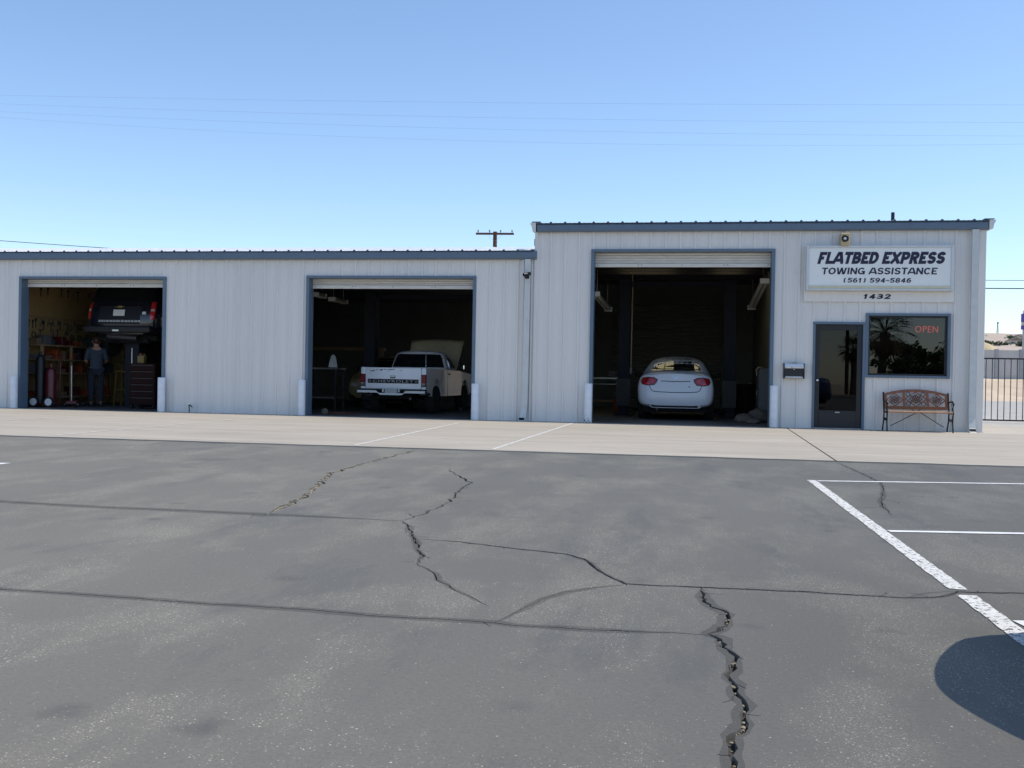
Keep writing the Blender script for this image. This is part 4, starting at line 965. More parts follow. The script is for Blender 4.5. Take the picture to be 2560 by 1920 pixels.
# ---- across the lot behind the camera: what the office glass mirrors
def palm(loc, h, rc_, label, seed, lean=0):
    rp = random.Random(seed); t_ = thing('palm_tree', label, 'palm tree', loc, 0, None)
    bm = bmesh.new(); tube(bm, [(lean * k, .0, h * k / 6) for k in range(7)], [.36, .31, .28, .27, .27, .29, .32], 10); obj('trunk', bm, 'trunk', t_, smooth=True)
    for dry in (0, 1):
        bm = bmesh.new()
        for _ in range(46 if not dry else 34):
            a = rp.uniform(0, 6.283); el = rp.uniform(-.35, 1.25) if not dry else rp.uniform(-1.45, -.5); L_ = rc_ * rp.uniform(.8, 1.1) * (.8 if dry else 1)
            p = Vector((lean * 6, 0, h)); d = Vector((math.cos(a) * math.cos(el), math.sin(a) * math.cos(el), math.sin(el))); side = Vector((-math.sin(a), math.cos(a), 0)); st_ = []
            for k in range(6):
                st_.append(p.copy()); p = p + d * L_ / 5; d = (d + Vector((0, 0, -.17))).normalized()
            for k in range(6):
                w = .05 if k < 3 else .42 * rc_ / 1.4
            tip = st_[3]; nfan = 12
            tube(bm, st_[:4], .02, 4)
            for q_ in range(nfan):
                th = (q_ / (nfan - 1) - .5) * 3.6; dd = (st_[4] - st_[3]).normalized(); dv = (dd * math.cos(th) + side * math.sin(th)).normalized(); l2 = L_ * .52
                n_ = dv.cross(dd if abs(dv.dot(dd)) < .98 else Vector((0, 0, 1))).normalized(); s2 = dv.cross(n_) * .03
                e2 = tip + dv * l2 + Vector((0, 0, -.12 * l2))
                vv = [bm.verts.new(q3) for q3 in (tip - s2 * .4, tip + dv * l2 * .5 + s2, e2, tip + dv * l2 * .5 - s2)]; bm.faces.new(vv)
        obj('dry_skirt' if dry else 'crown', bm, 'palm_dry' if dry else 'palm_leaf', t_)
    return t_
palm((12.75, -45, -.1), 4.3, 2.15, 'short thick palm tree across the lot opposite the office window', 1, .05)
palm((15.4, -70, -.1), 3.9, 1.5, 'slim palm tree farther off across the lot opposite the office door', 2, .0)
for i, (x, y, h, r_, l) in enumerate(((13.6, -43, 2.6, 1.3, 'broad bushy tree next to the thick palm across the lot'), (15.0, -46, 3.3, 1.6, 'tall bushy tree across the lot opposite the office window'), (16.8, -47, 3.0, 1.7, 'wide bushy tree across the lot opposite the shop corner'), (18.6, -50, 3.8, 1.9, 'dense bushy tree across the lot, past the shop corner'))):
    leafy('shade_tree', l, (x, y, -.1), h, r_, .14, 2200, 'leaf_green', None, 20 + i, .12, .12)
utility_pole(15.6, -75, -.1, 9.0, 'wooden utility pole across the lot behind the palms', R(8))
# ================================================================ VEHICLES  (local: rear at y=0, nose towards +y, wheels on z=0)
def inpoly(p, P):
    c = False; n = len(P)
    for i in range(n):
        a, b = P[i], P[(i + 1) % n]
        if (a[1] > p[1]) != (b[1] > p[1]) and p[0] < (b[0] - a[0]) * (p[1] - a[1]) / (b[1] - a[1]) + a[0]: c = not c
    return c
RAYS = {'rear': (lambda u, v: Vector((u, -4, v)), Vector((0, 1, 0))), 'front': (lambda u, v: Vector((u, 12, v)), Vector((0, -1, 0))),
        'right': (lambda u, v: Vector((4, u, v)), Vector((-1, 0, 0))), 'left': (lambda u, v: Vector((-4, u, v)), Vector((1, 0, 0))), 'top': (lambda u, v: Vector((u, v, 5)), Vector((0, 0, -1)))}
def bvh_of(o): return BVHTree.FromPolygons([v.co.copy() for v in o.data.vertices], [tuple(p.vertices) for p in o.data.polygons])
def decal(name, tree, outline, mode, mt, parent, off=.004, step=.06, smooth=True, depth=.012):
    """a piece laid onto the body: outline traced in the given view, draped over the surface with its own thickness"""
    src, d = RAYS[mode]; P = [Vector(p) for p in outline]; n = len(P); Q = []
    for i in range(n):
        a, b = P[i], P[(i + 1) % n]; k = max(1, int((b - a).length / step)); Q += [a.lerp(b, j / k) for j in range(k)]
    nb = len(Q); us = [p.x for p in Q]; vs_ = [p.y for p in Q]; pts = Q[:]
    u = min(us) + step / 2
    while u < max(us):
        v = min(vs_) + step / 2
        while v < max(vs_):
            if inpoly((u, v), Q) and min((q - Vector((u, v))).length for q in Q) > step * .4: pts.append(Vector((u, v)))
            v += step
        u += step
    V, E2, F, _, _, _ = delaunay_2d_cdt(pts, [(i, (i + 1) % nb) for i in range(nb)], [], 0, 1e-6)
    bm = bmesh.new(); A = []; last = None
    for p in V:
        h = tree.ray_cast(src(p.x, p.y), d)
        co = h[0] if h[0] is not None else None
        if co is None:
            nr = tree.find_nearest(src(p.x, p.y) + d * 4); co = nr[0] if nr[0] is not None else Vector()
        A.append(bm.verts.new(co - d * off))
    for f in F:
        if inpoly((sum(V[i].x for i in f) / len(f), sum(V[i].y for i in f) / len(f)), Q):
            try: bm.faces.new([A[i] for i in f])
            except ValueError: pass
    be = [e for e in bm.edges if len(e.link_faces) == 1]
    if be and depth:
        g = bmesh.ops.extrude_edge_only(bm, edges=be)
        for e in g['geom']:
            if isinstance(e, bmesh.types.BMVert): e.co += d * (off + depth)
    return obj(name, bm, mt, parent, smooth=smooth, auto=50 if smooth else None)
def strip(name, tree, pts, w, mode, mt, parent, off=.002):
    """thin shut line or trim following the body"""
    P = [Vector(p) for p in pts]; Lf, Rt = [], []
    for i, p in enumerate(P):
        t_ = (P[min(i + 1, len(P) - 1)] - P[max(i - 1, 0)]).normalized(); s = Vector((-t_.y, t_.x)) * w / 2; Lf.append(p + s); Rt.append(p - s)
    return decal(name, tree, Lf + Rt[::-1], mode, mt, parent, off, .05, True, .006)
def body_rings(bm, rings, capcols=3, bulge=(.05, .04)):
    """rings: half outlines (x,y,z) from sill to top centre; mirrored and lofted; both ends closed with bulged grids"""
    full = []
    for r in rings:
        L_ = [(-x, y, z) for x, y, z in r[:-1]] + [r[-1]] + [(x, y, z) for x, y, z in r[:-1]][::-1]
        full.append([bm.verts.new(p) for p in L_])
    n = len(full[0])
    for a, b in zip(full, full[1:]):
        for k in range(n - 1): bm.faces.new((a[k], a[k + 1], b[k + 1], b[k]))
        bm.faces.new((a[n - 1], a[0], b[0], b[n - 1]))
    h = len(rings[0])
    for ri, sgn, bl in ((0, -1, bulge[0]), (-1, 1, bulge[1])):
        R_ = full[ri]; rows = []
        for k in range(h - 1):
            l, r = R_[k], R_[n - 1 - k]; row = [l]
            for c in range(1, capcols + 1):
                u = c / (capcols + 1); p = l.co.lerp(r.co, u); p.y += sgn * bl * (1 - (2 * u - 1) ** 2) * (1 if k else .6); row.append(bm.verts.new(p))
            row.append(r); rows.append(row)
        for a, b in zip(rows, rows[1:]):
            for c in range(len(a) - 1): bm.faces.new((a[c], a[c + 1], b[c + 1], b[c]))
        t_ = R_[h - 1]; top = rows[-1]; m = len(top) // 2
        for c in range(len(top) - 1): bm.faces.new((top[c], top[c + 1], t_))
def wheel(parent, x, y, r, w, rimm='steel', spokes=True):
    s = 1 if x > 0 else -1
    t_ = bmesh.new(); lathe(t_, [(r * .62, -w / 2), (r * .93, -w / 2), (r, -w * .36), (r, w * .36), (r * .93, w / 2), (r * .62, w / 2)], 28, (0, 0, 0), 'x')
    wo = bpy.data.objects.new('wheel', None); COL.objects.link(wo); wo.parent = parent; wo.location = (x, y, r)
    obj('tyre', t_, 'rubber', wo, smooth=True, auto=40)
    b = bmesh.new(); lathe(b, [(.05, s * w * .30), (r * .30, s * w * .34), (r * .60, s * w * .40), (r * .64, s * w * .49), (r * .60, s * w * .49), (r * .55, s * w * .30), (.02, s * w * .28)], 24, (0, 0, 0), 'x'); obj('rim', b, rimm, wo, smooth=True, auto=40)
SED = [  # sill, rocker, widest, belt, glass mid, roof edge, centre
 [(.77, .10, .27), (.85, .04, .42), (.865, .06, .66), (.845, .10, .90), (.70, .14, 1.01), (.36, .14, 1.045), (0, .135, 1.06)],
 [(.82, .34, .22), (.885, .28, .45), (.895, .26, .70), (.855, .28, .95), (.72, .30, 1.045), (.38, .28, 1.08), (0, .27, 1.095)],
 [(.83, .66, .21), (.885, .62, .46), (.890, .60, .72), (.850, .60, .96), (.715, .585, 1.055), (.42, .55, 1.105), (0, .52, 1.12)],
 [(.83, 1.05, .21), (.885, 1.05, .46), (.892, 1.02, .73), (.858, 1.0, .97), (.70, .98, 1.18), (.57, .93, 1.275), (0, .86, 1.305)],
 [(.83, 1.5, .21), (.885, 1.5, .46), (.892, 1.5, .73), (.862, 1.47, .97), (.715, 1.45, 1.23), (.58, 1.42, 1.395), (0, 1.36, 1.445)],
 [(.83, 2.15, .21), (.885, 2.15, .46), (.892, 2.15, .73), (.864, 2.15, .965), (.725, 2.15, 1.24), (.60, 2.1, 1.43), (0, 2.1, 1.485)],
 [(.83, 2.75, .21), (.885, 2.75, .46), (.890, 2.75, .72), (.86, 2.80, .955), (.72, 2.80, 1.20), (.57, 2.75, 1.38), (0, 2.7, 1.445)],
 [(.83, 3.3, .22), (.88, 3.3, .46), (.885, 3.3, .71), (.85, 3.35, .93), (.735, 3.42, 1.0), (.5, 3.5, 1.03), (0, 3.55, 1.045)],
 [(.81, 3.9, .23), (.86, 3.9, .45), (.868, 3.9, .67), (.81, 3.95, .85), (.66, 3.98, .92), (.4, 4.0, .955), (0, 4.02, .97)],
 [(.70, 4.34, .25), (.76, 4.40, .42), (.76, 4.38, .58), (.69, 4.36, .70), (.54, 4.40, .76), (.3, 4.43, .785), (0, 4.45, .79)]]
def sedan(name, label, loc, rz, paint, badge=False, rear_detail=True):
    t_ = thing(name, label, 'car', loc, rz); t_.scale = (1.0, 1, 1.05)
    bm = bmesh.new(); body_rings(bm, SED, 3, (.06, .10)); body = bake(obj('body', bm, paint, t_, smooth=True, sub=2)); body.data.polygons.foreach_set('use_smooth', [True] * len(body.data.polygons))
    T = bvh_of(body)
    decal('rear_window', T, [(-.585, 1.118), (-.50, 1.105), (.50, 1.105), (.585, 1.118), (.475, 1.375), (.36, 1.40), (-.36, 1.40), (-.475, 1.375)], 'rear', 'car_glass', t_, .004)
    for s in (-1, 1):
        m_ = 'right' if s > 0 else 'left'
        decal('side_window', T, [(.98, 1.03), (1.95, 1.025), (1.95, 1.36), (1.62, 1.36), (1.25, 1.22)], m_, 'car_glass', t_, .004)
        decal('side_window', T, [(2.0, 1.025), (3.08, 1.02), (2.72, 1.29), (2.35, 1.36), (2.0, 1.365)], m_, 'car_glass', t_, .004)
        strip('door_seam', T, [(1.02, .40), (1.02, .95)], .008, m_, 'gap_black', t_); strip('door_seam', T, [(1.975, .32), (1.975, 1.02)], .008, m_, 'gap_black', t_); strip('door_seam', T, [(3.05, .32), (3.05, .98)], .008, m_, 'gap_black', t_)
        for wy in (.92, 3.55):
            decal('wheel_arch', T, [(wy + .35 * math.cos(R(a)), .31 + .35 * math.sin(R(a))) for a in range(-10, 191, 20)], m_, 'gap_black', t_, .003)
            wheel(t_, s * .80, wy, .315, .19)
        # door mirrors
        bm = bmesh.new(); bmesh.ops.create_uvsphere(bm, u_segments=14, v_segments=8, radius=1, matrix=Matrix.Translation((s * 1.0, 2.86, 1.03)) @ Matrix.Diagonal((.115, .06, .075, 1))); box(bm, s * .85 - .04, s * .85 + .09, 2.86, 2.90, .99, 1.02); obj('door_mirror', bm, 'dark_plastic', t_, smooth=True, auto=50)
        lampo = [(s * x, z) for x, z in ((.425, .895), (.50, .935), (.64, .945), (.755, .925), (.79, .86), (.765, .80), (.66, .775), (.50, .785), (.455, .835))]
        lo_ = decal('tail_light', T, lampo, 'rear', 'lamp_red', t_, .010, .04)
        decal('lens', T, [(s * x, z) for x, z in ((.47, .885), (.52, .905), (.575, .91), (.58, .83), (.53, .82), (.50, .845))], 'rear', 'lamp_red_bright', lo_, .0135, .03, depth=.003)
        decal('lens', T, [(s * x, z) for x, z in ((.60, .83), (.68, .825), (.715, .80), (.63, .79), (.60, .80))], 'rear', 'lamp_red_bright', lo_, .0135, .03, depth=.003)
        decal('lamp_rim', T, [(s * (x * 1.0 + (x - .62) * .10), z + (z - .86) * .16) for x, z in [(abs(a), b) for a, b in lampo]], 'rear', 'gap_black', t_, .004, .04)
        decal('headlight', T, [(s * x, z) for x, z in ((.42, .62), (.62, .68), (.70, .66), (.69, .58), (.52, .55))], 'front', 'lamp_clear', t_, .008, .04)
    decal('windscreen', T, [(-.66, 1.05), (.66, 1.05), (.52, 1.36), (-.52, 1.36)], 'front', 'car_glass', t_, .004)
    decal('grille', T, [(-.30, .52), (.30, .52), (.34, .64), (-.34, .64)], 'front', 'gap_black', t_, .005)
    decal('bumper_valance', T, [(-.70, .285), (.70, .285), (.70, .345), (.4, .325), (-.4, .325), (-.70, .345)], 'rear', 'dark_plastic', t_, .004)
    # trunk outline, handle crease, emblem
    strip('trunk_seam', T, [(-.60, .78), (-.585, .72), (-.555, .665), (-.50, .635), (-.3, .622), (0, .618), (.3, .622), (.50, .635), (.555, .665), (.585, .72), (.60, .78)], .015, 'rear', 'gap_black', t_, .003)
    strip('handle_crease', T, [(-.34, .868), (-.1, .862), (.1, .862), (.34, .868)], .016, 'rear', 'gap_black', t_, .003)
    strip('lid_edge', T, [(-.62, 1.005), (-.3, 1.035), (0, 1.042), (.3, 1.035), (.62, 1.005)], .006, 'rear', 'dark_plastic', t_, .002)
    decal('lock', T, [(.315 + .015 * math.cos(R(a)), .745 + .015 * math.sin(R(a))) for a in range(0, 360, 45)], 'rear', 'gap_black', t_, .004, .03)
    if badge:
        em = decal('emblem', T, [(.062 * math.cos(R(a)), .945 + .034 * math.sin(R(a))) for a in range(0, 360, 20)], 'rear', 'chrome', t_, .006, .02)
        decal('emblem_field', T, [(.050 * math.cos(R(a)), .945 + .025 * math.sin(R(a))) for a in range(0, 360, 20)], 'rear', paint, em, .0075, .02, depth=.003)
        for q in ([(-.028, .924), (-.018, .923), (-.006, .965), (-.016, .967)], [(.006, .925), (.016, .923), (.028, .966), (.018, .967)], [(-.02, .941), (.019, .946), (.020, .951), (-.018, .946)]):
            decal('emblem_stroke', T, q, 'rear', 'chrome', em, .0095, .02, depth=.003)
    bm = bmesh.new(); cyl(bm, (-.42, .06, .24), (-.42, .3, .24), .026, n=10); obj('exhaust', bm, 'tool_steel', t_)
    bm = bmesh.new(); box(bm, -.74, .74, .25, 4.2, .17, .34); obj('underbody', bm, 'gap_black', t_)
    return t_
sedan('sedan', 'pale silver blue sedan parked tail outward in the right hand bay of the taller shop'.replace('right hand ', ''), (-.01, 2.15, .02), R(-1), 'sedan_paint', True)
sedan('sedan', 'dark blue sedan parked nose-in at the painted stalls, shading the asphalt', (5.78, -17.97, 0), R(90), 'blue_paint')
sedan('sedan', 'old tan car mostly hidden behind the white pickup', (-8.45, 10.3, .02), R(180), 'tan_paint')

# ---- white pickup with its bonnet propped up
pk_ = thing('pickup_truck', 'white pickup truck with raised tan hood and lettered tailgate', 'pickup', (-6.72, 1.92, .02), R(-2.6))
def rb(name, mt, *a, bev=.012, seg=2, par=pk_, sm=True):
    bm = bmesh.new(); box(bm, *a, bev=bev, seg=seg); return obj(name, bm, mt, par, smooth=sm, auto=35)
HW = .82
# bed sides with wheel arch cut out
for s in (-1, 1):
    arch_ = [(.98 - .43 * math.cos(R(a)), .42 + .43 * math.sin(R(a))) for a in range(0, 181, 15)]
    poly = [(.03, .60), (.03, 1.09), (1.90, 1.09), (1.90, .42)] + [p for p in arch_[::-1]] + [(.40, .44)]
    bm = bmesh.new(); prism(bm, poly, 'x', s * (HW - .05), s * HW)
    bmesh.ops.triangulate(bm, faces=[f for f in bm.faces if len(f.verts) > 4])
    obj('bed_side', bm, 'truck_paint', pk_)
    rb('bed_rail', 'truck_paint', min(s * (HW - .10), s * (HW + .002)), max(s * (HW - .10), s * (HW + .002)), .02, 1.91, 1.088, 1.118, bev=.01)
    rb('corner_post', 'truck_paint', min(s * .705, s * (HW + .004)), max(s * .705, s * (HW + .004)), -.005, .06, .59, 1.105, bev=.02)
    # tail lamp
    tl = bpy.data.objects.new('tail_light', None); COL.objects.link(tl); tl.parent = pk_; tl.location = (s * .768, -.012, 0)
    for n_, mt, z0, z1 in (('housing', 'gap_black', .655, .955), ):
        bm = bmesh.new(); box(bm, -.062, .062, -.012, .03, z0, z1, bev=.008); obj(n_, bm, mt, tl)
    for n_, mt, z0, z1 in (('red_lens', 'lamp_red_dull', .742, .945), ('amber_strip', 'lamp_clear', .722, .738), ('reverse_lens', 'grey_plastic', .668, .718)):
        bm = bmesh.new(); box(bm, -.053, .053, -.022, -.011, z0, z1, bev=.005); obj(n_, bm, mt, tl)
    wheel(pk_, s * .71, .98, .345, .215); wheel(pk_, s * .71, 3.72, .345, .215)
    # cab door skin, window, mirror, front wing
    poly = [(1.96, .42), (1.96, 1.08), (3.20, 1.08), (3.20, .42)]
    bm = bmesh.new(); prism(bm, poly, 'x', s * (HW - .06), s * (HW - .002)); obj('door', bm, 'truck_paint', pk_)
    arch2 = [(3.72 - .42 * math.cos(R(a)), .42 + .42 * math.sin(R(a))) for a in range(0, 181, 15)]
    poly = [(3.215, .42), (3.215, 1.06), (4.35, 1.0), (4.42, .80), (4.42, .5)] + [(4.2, .42)] + arch2[::-1][1:]
    bm = bmesh.new(); prism(bm, poly, 'x', s * (HW - .06), s * (HW - .004)); bmesh.ops.triangulate(bm, faces=[f for f in bm.faces if len(f.verts) > 4]); obj('front_wing', bm, 'truck_paint', pk_)
    bm = bmesh.new(); box(bm, s * .93 - .075, s * .93 + .075, 2.92, 2.97, 1.11, 1.235, bev=.015); bar(bm, (s * .80, 2.97, 1.10), (s * .9, 2.96, 1.13), .03, .03); obj('door_mirror', bm, 'dark_plastic', pk_)
    bm = bmesh.new(); box(bm, s * .985 - .014, s * .985 + .014, 2.914, 2.92, 1.125, 1.22); obj('mirror_glass', bm, 'chrome', pk_)
    bm = bmesh.new(); box(bm, min(s * HW, s * (HW + .02)), max(s * HW, s * (HW + .02)), 2.0, 2.14, .96, 1.0, bev=.006); obj('door_handle', bm, 'dark_plastic', pk_)
rb('bed_floor', 'truck_paint', -.77, .77, .05, 1.88, .58, .62, bev=0, sm=False); rb('bed_front', 'truck_paint', -.77, .77, 1.86, 1.905, .62, 1.10, bev=.004)
# tailgate
tg = rb('tailgate', 'truck_paint', -.700, .700, -.012, .045, .60, 1.10, bev=.010)
rb('gate_edge', 'truck_paint', -.700, .700, -.022, .05, 1.075, 1.112, bev=.008)
rb('name_band', 'gap_black', -.640, .640, -.022, -.012, .735, .835, bev=.003, par=tg)
o = obj('lettering', text_bm('CHEVROLET', 1.02, .062, .003, 0, .012, 1.12), 'plate_grey', tg); o.location = (0, -.0225, .754)
for s in (-1, 1): rb('band_mark', 'grey_plastic', s * .585 - .035, s * .585 + .035, -.0245, -.0222, .76, .81, bev=0, par=tg)
rb('handle_recess', 'gap_black', -.075, .055, -.0145, -.0115, .855, .925, bev=.003, par=tg); rb('handle', 'white_plastic', -.064, .045, -.026, -.0146, .878, .922, bev=.004, par=tg)
rr_ = random.Random(8); bm = bmesh.new()                     # chipped paint along the top edge
for i in range(26):
    x = rr_.choice((rr_.uniform(-.45, .0), rr_.uniform(-.45, -.05), rr_.uniform(-.6, .45))); z = 1.052 + rr_.uniform(-.012, .018); w_ = rr_.uniform(.008, .04); h_ = rr_.uniform(.004, .011)
    bm.faces.new([bm.verts.new((x + w_ * math.cos(k), -.01252 - (.010 if z > 1.072 else 0), z + h_ * math.sin(k) * rr_.uniform(.5, 1.2))) for k in (0, .9, 1.8, 2.7, 3.6, 4.5, 5.4)])
box(bm, -.585, -.49, -.0135, -.0125, 1.018, 1.036); obj('chipped_paint', bm, 'tool_steel', tg)
# step bumper, dropped in the middle round the number plate
bp = bpy.data.objects.new('bumper', None); COL.objects.link(bp); bp.parent = pk_
bm = bmesh.new(); box(bm, -.86, .86, -.16, -.02, .565, .598, bev=.008); obj('top_step', bm, 'dark_plastic', bp)
bm = bmesh.new(); prism(bm, [(-.85, .505), (-.34, .505), (-.27, .455), (.27, .455), (.34, .505), (.85, .505), (.85, .56), (.38, .56), (.31, .50), (-.31, .50), (-.38, .56), (-.85, .56)], 'y', -.175, -.14); bmesh.ops.triangulate(bm, faces=[f for f in bm.faces if len(f.verts) > 4]); obj('chrome_bar', bm, 'white_plastic', bp)
bm = bmesh.new(); box(bm, -.31, .31, -.15, -.13, .50, .60); obj('plate_recess', bm, 'gap_black', bp)
bm = bmesh.new(); box(bm, -.155, .155, -.172, -.160, .475, .605, bev=.004); obj('number_plate', bm, 'plate_grey', bp)
for s in (-1, 1):
    bm = bmesh.new(); box(bm, s * .20 - .02, s * .20 + .02, -.18, -.15, .52, .60, bev=.005); obj('plate_lamp', bm, 'white_plastic', bp)
    bm = bmesh.new(); box(bm, min(s * .70, s * .85), max(s * .70, s * .85), -.13, .3, .46, .505, bev=.006); obj('end_bracket', bm, 'dark_plastic', bp)
# cab
CAB = [[(.79, 1.945, .45), (.80, 1.945, .80), (.795, 1.945, 1.07), (.76, 1.955, 1.13), (.66, 2.03, 1.46), (.60, 2.07, 1.545), (0, 2.07, 1.56)],
       [(.79, 2.2, .45), (.80, 2.2, .80), (.795, 2.2, 1.07), (.77, 2.2, 1.13), (.67, 2.2, 1.49), (.60, 2.2, 1.575), (0, 2.2, 1.595)],
       [(.79, 2.65, .45), (.80, 2.65, .80), (.795, 2.65, 1.07), (.77, 2.65, 1.12), (.67, 2.6, 1.48), (.60, 2.58, 1.57), (0, 2.58, 1.592)],
       [(.79, 3.18, .45), (.80, 3.18, .80), (.795, 3.18, 1.04), (.77, 3.18, 1.06), (.75, 3.16, 1.08), (.60, 3.2, 1.10), (0, 3.25, 1.12)],
       [(.70, 3.25, .45), (.72, 3.25, .80), (.72, 3.25, 1.0), (.70, 3.25, 1.03), (.68, 3.25, 1.04), (.5, 3.28, 1.06), (0, 3.3, 1.07)]]
bm = bmesh.new(); body_rings(bm, CAB, 3, (.0, .0)); cab = bake(obj('cab', bm, 'truck_paint', pk_, smooth=True, sub=1)); cab.data.polygons.foreach_set('use_smooth', [True] * len(cab.data.polygons)); cab.data.set_sharp_from_angle(angle=R(40))
TC = bvh_of(cab)
rw = decal('rear_window', TC, [(-.70, 1.145), (.70, 1.145), (.60, 1.475), (.56, 1.492), (-.56, 1.492), (-.60, 1.475)], 'rear', 'gap_black', pk_, .003)
for a, b, c_, d_ in ((-.675, -.215, -.585, -.19), (-.185, .205, -.165, .185), (.235, .675, .21, .585)):
    decal('pane', TC, [(a, 1.165), (b, 1.165), (d_, 1.47), (c_, 1.47)], 'rear', 'truck_glass' if 'truck_glass' in M else 'car_glass', rw, .006)
for x, xt in ((.22, .197), (-.2, -.178)): decal('slider_bar', TC, [(x - .012, 1.16), (x + .012, 1.16), (xt + .011, 1.475), (xt - .011, 1.475)], 'rear', 'silver_paint' if x > 0 else 'gap_black', rw, .008)
for s in (-1, 1): decal('side_window', TC, [(2.18, 1.15), (3.06, 1.13), (2.68, 1.46), (2.26, 1.475)], 'right' if s > 0 else 'left', 'car_glass', pk_, .004)
decal('windscreen', TC, [(-.66, 1.14), (.66, 1.14), (.58, 1.50), (-.58, 1.50)], 'front', 'car_glass', pk_, .004)
# raised bonnet, prop rod, engine, grille
bm = bmesh.new(); n = 8; rows = []
for i in range(n + 1):
    u = i / n; row = []
    for j in range(9):
        v = j / 8 * 2 - 1; w = .70 + .05 * u
        row.append(bm.verts.new((v * w, 3.28 + u * .52, 1.12 + u * .80 + .035 * (1 - v * v) - .03 * u * u)))
    rows.append(row)
for a, b in zip(rows, rows[1:]):
    for j in range(8): bm.faces.new((a[j], a[j + 1], b[j + 1], b[j]))
ho = obj('hood', bm, 'primer_tan', pk_, smooth=True); md = ho.modifiers.new('t', 'SOLIDIFY'); md.thickness = .03
bm = bmesh.new(); cyl(bm, (.6, 4.25, .98), (.6, 3.75, 1.80), .008, n=6); obj('prop_rod', bm, 'tool_steel', pk_)
rb('engine', 'tool_steel', -.35, .35, 3.35, 4.05, .55, .96, bev=.05); rb('radiator', 'black_metal', -.62, .62, 4.25, 4.32, .45, .96, bev=.01)
rb('grille', 'chrome', -.72, .72, 4.40, 4.44, .62, .90, bev=.01); rb('front_bumper', 'chrome', -.83, .83, 4.44, 4.58, .42, .56, bev=.02); rb('chassis', 'gap_black', -.45, .45, .1, 4.3, .36, .5, bev=0, sm=False)
rb('under_pan', 'gap_black', -.74, .74, 1.95, 4.3, .40, .46, bev=0, sm=False)
bm = bmesh.new(); cyl(bm, (.45, -.05, .37), (.45, .9, .37), .03, n=8); obj('exhaust', bm, 'tool_steel', pk_)

# ---- dark sport-utility vehicle up on the lift
sv = thing('sport_utility_vehicle', 'dark sport utility vehicle raised on a lift in the pegboard bay', 'SUV', (-13.66, 1.5, 1.30))
SUVR = [[(.86, .10, .55), (.93, .05, .70), (.95, .05, .95), (.93, .09, 1.16), (.86, .22, 1.55), (.78, .34, 1.80), (0, .36, 1.86)],
        [(.92, .4, .45), (.98, .35, .70), (.995, .35, .95), (.97, .35, 1.18), (.90, .40, 1.56), (.81, .50, 1.84), (0, .52, 1.90)],
        [(.92, 1.6, .42), (.98, 1.6, .70), (.995, 1.6, .95), (.97, 1.6, 1.18), (.90, 1.6, 1.56), (.81, 1.6, 1.86), (0, 1.6, 1.93)],
        [(.92, 3.0, .42), (.98, 3.0, .70), (.995, 3.0, .95), (.97, 3.0, 1.18), (.88, 2.95, 1.55), (.78, 2.9, 1.84), (0, 2.85, 1.90)],
        [(.92, 3.8, .42), (.98, 3.8, .70), (.99, 3.8, .95), (.95, 3.8, 1.15), (.85, 3.78, 1.2), (.6, 3.75, 1.24), (0, 3.7, 1.27)],
        [(.85, 5.0, .45), (.92, 5.0, .65), (.92, 5.0, .88), (.88, 5.0, 1.02), (.78, 5.0, 1.08), (.5, 5.02, 1.12), (0, 5.05, 1.14)]]
bm = bmesh.new(); body_rings(bm, SUVR, 3, (.04, .06)); sb_ = bake(obj('body', bm, 'dark_paint', sv, smooth=True, sub=2)); sb_.data.polygons.foreach_set('use_smooth', [True] * len(sb_.data.polygons)); TS = bvh_of(sb_)
decal('rear_window', TS, [(-.74, 1.36), (.74, 1.36), (.66, 1.74), (-.66, 1.74)], 'rear', 'car_glass', sv, .004)
for s in (-1, 1):
    q = decal('tail_light', TS, [(s * .80, .92), (s * .895, .92), (s * .90, 1.15), (s * .885, 1.36), (s * .80, 1.36)], 'rear', 'lamp_red_bright', sv, .012, .05)
    decal('reverse_lens', TS, [(s * .81, 1.12), (s * .885, 1.12), (s * .885, 1.18), (s * .81, 1.18)], 'rear', 'lamp_clear', q, .015, .04, depth=.003)
    decal('side_window', TS, [(.6, 1.25), (2.9, 1.25), (2.7, 1.66), (.7, 1.70)], 'right' if s > 0 else 'left', 'car_glass', sv, .004)
    for wy in (1.1, 4.1):
        decal('wheel_arch', TS, [(wy + .42 * math.cos(R(a)), .42 + .42 * math.sin(R(a))) for a in range(-5, 186, 19)], 'right' if s > 0 else 'left', 'gap_black', sv, .003); wheel(sv, s * .87, wy, .385, .26)
decal('tailgate_panel', TS, [(-.55, .80), (.55, .80), (.55, 1.24), (-.55, 1.24)], 'rear', 'navy', sv, .004)
decal('number_plate', TS, [(-.165, 1.0), (.14, 1.0), (.14, 1.155), (-.165, 1.155)], 'rear', 'plate_white', sv, .016)
decal('emblem', TS, [(-.14, 1.215), (-.05, 1.215), (-.055, 1.20), (.045, 1.20), (.05, 1.215), (.09, 1.22), (.10, 1.235), (.05, 1.235), (.045, 1.252), (-.055, 1.252), (-.06, 1.235), (-.13, 1.235)], 'rear', 'gold', sv, .012, .03)
decal('sticker', TS, [(.60, 1.04), (.69, 1.04), (.69, 1.11), (.60, 1.11)], 'rear', 'plate_white', sv, .008)
rx = random.Random(4); x = -.56
while x < .55:                                             # row of chrome letters, too small to read
    w = rx.uniform(.05, .085); decal('chrome_letter', TS, [(x, .845), (x + w, .845), (x + w * .9, .90), (x + w * .5, .885), (x + w * .1, .90)], 'rear', 'plate_grey', sv, .010, .05); x += w + rx.uniform(.008, .02)
bm = bmesh.new(); box(bm, -.89, .89, -.11, .08, .58, .74, bev=.04, seg=3); obj('bumper', bm, 'dark_plastic', sv, smooth=True, auto=40)
bm = bmesh.new(); box(bm, -.09, .09, -.15, -.11, .60, .66, bev=.01); obj('tow_hitch', bm, 'steel', sv)
